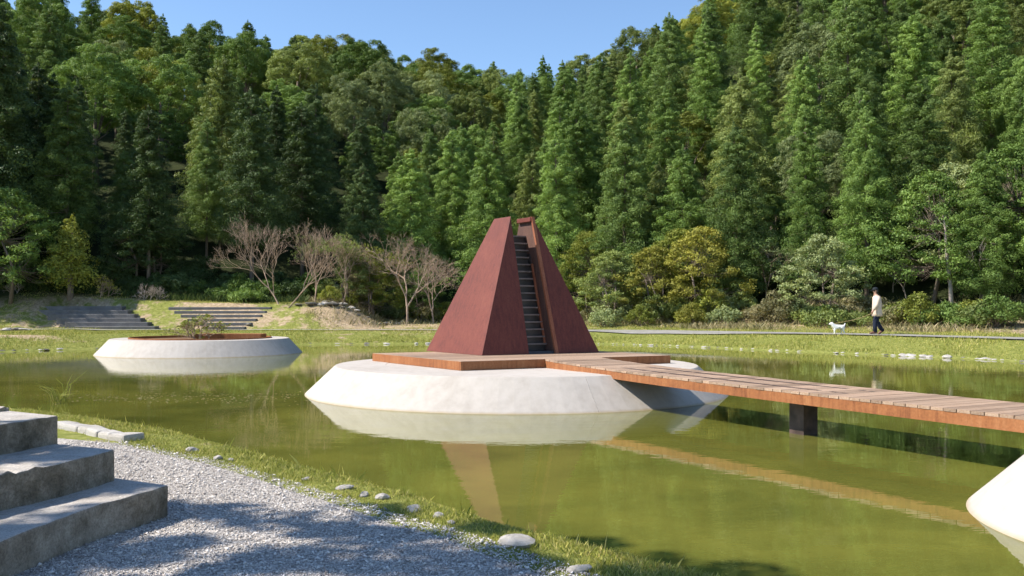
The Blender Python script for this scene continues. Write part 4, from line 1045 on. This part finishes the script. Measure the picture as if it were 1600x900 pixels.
V = [(0, 0, .93), (0, 0, 1.12), (.0, 0, 1.32), (.02, 0, 1.45), (.05, 0, 1.53), (.07, 0, 1.60), (.075, 0, 1.68),     # 0-6 spine, head
     (0, .09, .88), (.10, .095, .50), (.10, .09, .09), (.22, .09, .045),                                            # 7-10 front leg
     (0, -.09, .88), (-.03, -.095, .50), (-.25, -.09, .14), (-.15, -.09, .05),                                      # 11-14 rear leg
     (.01, .19, 1.40), (.08, .225, 1.13), (.22, .22, .90), (.25, .22, .86),                                         # 15-18 leading arm
     (.01, -.19, 1.40), (-.07, -.225, 1.14), (-.10, -.22, .89), (-.10, -.22, .85),                                  # 19-22 other arm
     (.145, 0, 1.635)]                                                                                               # 23 nose
E = [(0, 1), (1, 2), (2, 3), (3, 4), (4, 5), (5, 6), (0, 7), (7, 8), (8, 9), (9, 10), (0, 11), (11, 12), (12, 13), (13, 14), (3, 15), (15, 16), (16, 17), (17, 18), (3, 19), (19, 20), (20, 21), (21, 22), (5, 23)]
rad = [(.13, .10), (.12, .10), (.14, .10), (.08, .08), .05, .078, .07, .08, .055, .04, .035, .08, .055, .04, .035, .055, .042, .03, .036, .055, .042, .03, .036, .018]
for hand, sgn in ((18, 1), (22, -1)):
    hx, hy, hz = V[hand]
    for k, (ox, oy, L) in enumerate(((.02, .0, .085), (.007, .0, .095), (-.007, 0, .09), (-.02, 0, .072))):
        b = len(V); V += [(hx + ox, hy, hz - .045), (hx + ox + .012, hy - sgn * .02, hz - .045 - L * .5), (hx + ox + .005, hy - sgn * .045, hz - .045 - L * .8)]; E += [(hand, b), (b, b + 1), (b + 1, b + 2)]; rad += [.010, .009, .008]
    b = len(V); V += [(hx + .035, hy - sgn * .012, hz - .01), (hx + .045, hy - sgn * .035, hz - .055)]; E += [(hand, b), (b, b + 1)]; rad += [.011, .009]
body = skin_body('body', V, E, rad, M['skin'], pr, 0, 1)
def loft(name, rings, mat, parent, n=18, jitter=.0, seed=0):
    """rings: (cx, cy, z, rx, ry)"""
    r = random.Random(seed); V = []; Fc = []
    for (cx, cy, z, rx, ry) in rings:
        for k in range(n):
            t = 2 * math.pi * k / n; j = 1 + r.uniform(-jitter, jitter); V.append((cx + math.cos(t) * rx * j, cy + math.sin(t) * ry * j, z))
    m = len(rings)
    for i in range(m - 1):
        for k in range(n): Fc.append((i * n + k, i * n + (k + 1) % n, (i + 1) * n + (k + 1) % n, (i + 1) * n + k))
    Fc.append(tuple(reversed(range(n)))); Fc.append(tuple(range((m - 1) * n, m * n)))
    return obj(name, V, Fc, mat, parent, True)
coat = loft('coat', [(-.015, 0, .68, .185, .215), (-.015, 0, .80, .18, .21), (-.01, 0, 1.0, .165, .20), (-.01, 0, 1.2, .16, .205), (0, 0, 1.36, .145, .205), (.005, 0, 1.44, .115, .165), (.02, 0, 1.485, .075, .085), (.025, 0, 1.51, .066, .07)], M['coat'], pr, 18, .02, 3)
for (pts) in (((.01, .19, 1.41), (.05, .235, 1.27), (.085, .235, 1.12), (.205, .225, .925)), ((.01, -.19, 1.41), (-.04, -.235, 1.27), (-.075, -.235, 1.12), (-.105, -.225, .92))):
    mb = MB(); mb.tube(pts, [.075, .078, .068, .055], 12); mb.build('sleeve', M['coat'], coat, True)
tru = loft('trousers', [(0, 0, .64, .13, .16), (0, 0, .76, .15, .17), (0, 0, .95, .14, .16)], M['navy'], pr)
for pts in (((0, .085, .80), (.06, .09, .62), (.10, .095, .48), (.105, .09, .28), (.095, .09, .085)), ((0, -.085, .80), (-.01, -.09, .62), (-.045, -.095, .48), (-.15, -.09, .30), (-.265, -.09, .125))):
    mb = MB(); mb.tube(pts, [.105, .097, .085, .078, .075], 12); mb.build('trouser_leg', M['navy'], tru, True)
for (x0, z0, tl) in ((.145, .042, 0.0), (-.215, .075, .55)):
    V = []; y0 = .09 if x0 > 0 else -.09
    mb = MB(); mb.tube([(-.12, 0, .005), (-.10, 0, .02), (0, 0, .022), (.09, 0, .008), (.15, 0, -.004), (.165, 0, -.01)], [.02, .05, .052, .046, .034, .012], 10)
    o = mb.build('shoe', M['shoe'], pr, True); o.location = (x0, y0, z0 + .008); o.rotation_euler = (0, tl, 0)
# cap and hair, face marks
loft('cap', [(.055, 0, 1.655, .107, .088), (.055, 0, 1.70, .112, .092), (.055, 0, 1.745, .10, .085), (.05, 0, 1.775, .068, .06), (.045, 0, 1.787, .02, .02)], M['cap'], pr)
mb = MB(); mb.hexa([(.13, -.07, 1.672), (.225, -.045, 1.655), (.225, .045, 1.655), (.13, .07, 1.672)], [(.13, -.07, 1.688), (.225, -.045, 1.668), (.225, .045, 1.668), (.13, .07, 1.688)]); mb.build('cap_brim', M['cap'], pr)
loft('hair', [(.005, 0, 1.575, .045, .075), (.015, 0, 1.62, .068, .086), (.03, 0, 1.665, .085, .087)], M['hair'], pr)
for s in (-1, 1):
    mb = MB(); mb.tube([(.138, s * .028, 1.655), (.148, s * .028, 1.655)], [.011, .009], 8); mb.build('eye', M['nose'], pr)
    mb = MB(); mb.tube([(.065, s * .078, 1.66), (.065, s * .092, 1.635), (.065, s * .08, 1.61)], [.01, .018, .008], 6); mb.build('ear', M['skin'], pr, True)
mb = MB(); mb.tube([(.128, -.025, 1.582), (.138, 0, 1.584), (.128, .025, 1.582)], [.004, .006, .004], 6); mb.build('mouth', M['shoe'], pr)
tag(pr, 'person in beige coat and dark cap walking a dog', 'person')

DX, DY = 12.50, 34.35
dog = empty('dog', (DX, DY, gz(DX, DY) + .05), math.pi + .06)
V = [(-.17, 0, .285), (0, 0, .275), (.15, 0, .285), (.215, 0, .345), (.255, 0, .405), (.325, 0, .395), (.36, 0, .388),
     (-.19, .05, .22), (-.165, .05, .15), (-.225, .05, .085), (-.205, .05, .018), (-.18, .05, .014),
     (-.19, -.05, .22), (-.12, -.05, .15), (-.165, -.05, .085), (-.14, -.05, .018), (-.115, -.05, .014),
     (.15, .05, .20), (.16, .05, .10), (.165, .05, .018), (.19, .05, .014),
     (.15, -.05, .20), (.12, -.05, .10), (.115, -.05, .018), (.14, -.05, .014),
     (-.235, 0, .33), (-.275, 0, .375), (-.27, 0, .43), (.235, .04, .455), (.235, -.04, .455)]
E = [(0, 1), (1, 2), (2, 3), (3, 4), (4, 5), (5, 6), (0, 7), (7, 8), (8, 9), (9, 10), (10, 11), (0, 12), (12, 13), (13, 14), (14, 15), (15, 16), (2, 17), (17, 18), (18, 19), (19, 20), (2, 21), (21, 22), (22, 23), (23, 24), (0, 25), (25, 26), (26, 27), (4, 28), (4, 29)]
rad = [.085, .085, .10, .068, .07, .036, .026, .055, .036, .023, .02, .018, .055, .036, .023, .02, .018, .045, .027, .021, .02, .045, .027, .021, .02, .035, .026, .018, .02, .02]
skin_body('body', V, E, rad, M['fur'], dog, 1, 1)
mb = MB(); mb.tube([(.372, 0, .398), (.388, 0, .396)], [.014, .010], 8); mb.build('nose', M['nose'], dog)
for s in (-1, 1): mb = MB(); mb.tube([(.30, s * .036, .425), (.31, s * .038, .425)], [.009, .007], 6); mb.build('eye', M['nose'], dog)
mb = MB(); mb.tube([(.20 + .0, .062 * math.cos(t), .335 + .062 * math.sin(t)) for t in [k * math.pi / 6 for k in range(13)]], [.009] * 13, 5, False); mb.build('collar', M['leash'], dog)
tag(dog, 'small white dog on a leash ahead of the walker', 'dog')
hand = Vector((WX - .25, WY - .22, gz(WX, WY) + .05 + .80)); col_ = Vector((DX - .19, DY, gz(DX, DY) + .05 + .40))
mid = hand.lerp(col_, .5) - Vector((0, 0, .06)); mb = MB()
base = Vector((0, 0, 0))
mb.tube([hand, hand.lerp(mid, .5) - Vector((0, 0, .02)), mid, mid.lerp(col_, .5) - Vector((0, 0, .0)), col_], [.007] * 5, 6)
o = mb.build('leash', M['leash'], None); tag(o, 'tan leash stretched from the walker to the white dog', 'leash')

# ------------------------------------------------------------------ tell look-alikes apart by their order from the left
ORD = ['first', 'second', 'third', 'fourth', 'fifth', 'sixth', 'seventh', 'eighth', 'ninth', 'tenth', 'eleventh', 'twelfth', 'thirteenth', 'fourteenth', 'fifteenth', 'sixteenth']
by = {}
for o in C.objects:
    if o.parent is None and 'label' in o: by.setdefault(o['label'], []).append(o)
for lab, os_ in by.items():
    n = len(os_)
    if n < 2 or n > 16 or len(lab.split()) > 13: continue
    os_.sort(key=lambda o: o.location.x / max(o.location.y, 1))
    for i, o in enumerate(os_):
        suf = ('left of two' if i == 0 else 'right of two') if n == 2 else 'leftmost' if i == 0 else 'rightmost' if i == n - 1 else ORD[i] + ' from left'
        o['label'] = lab + ', ' + suf
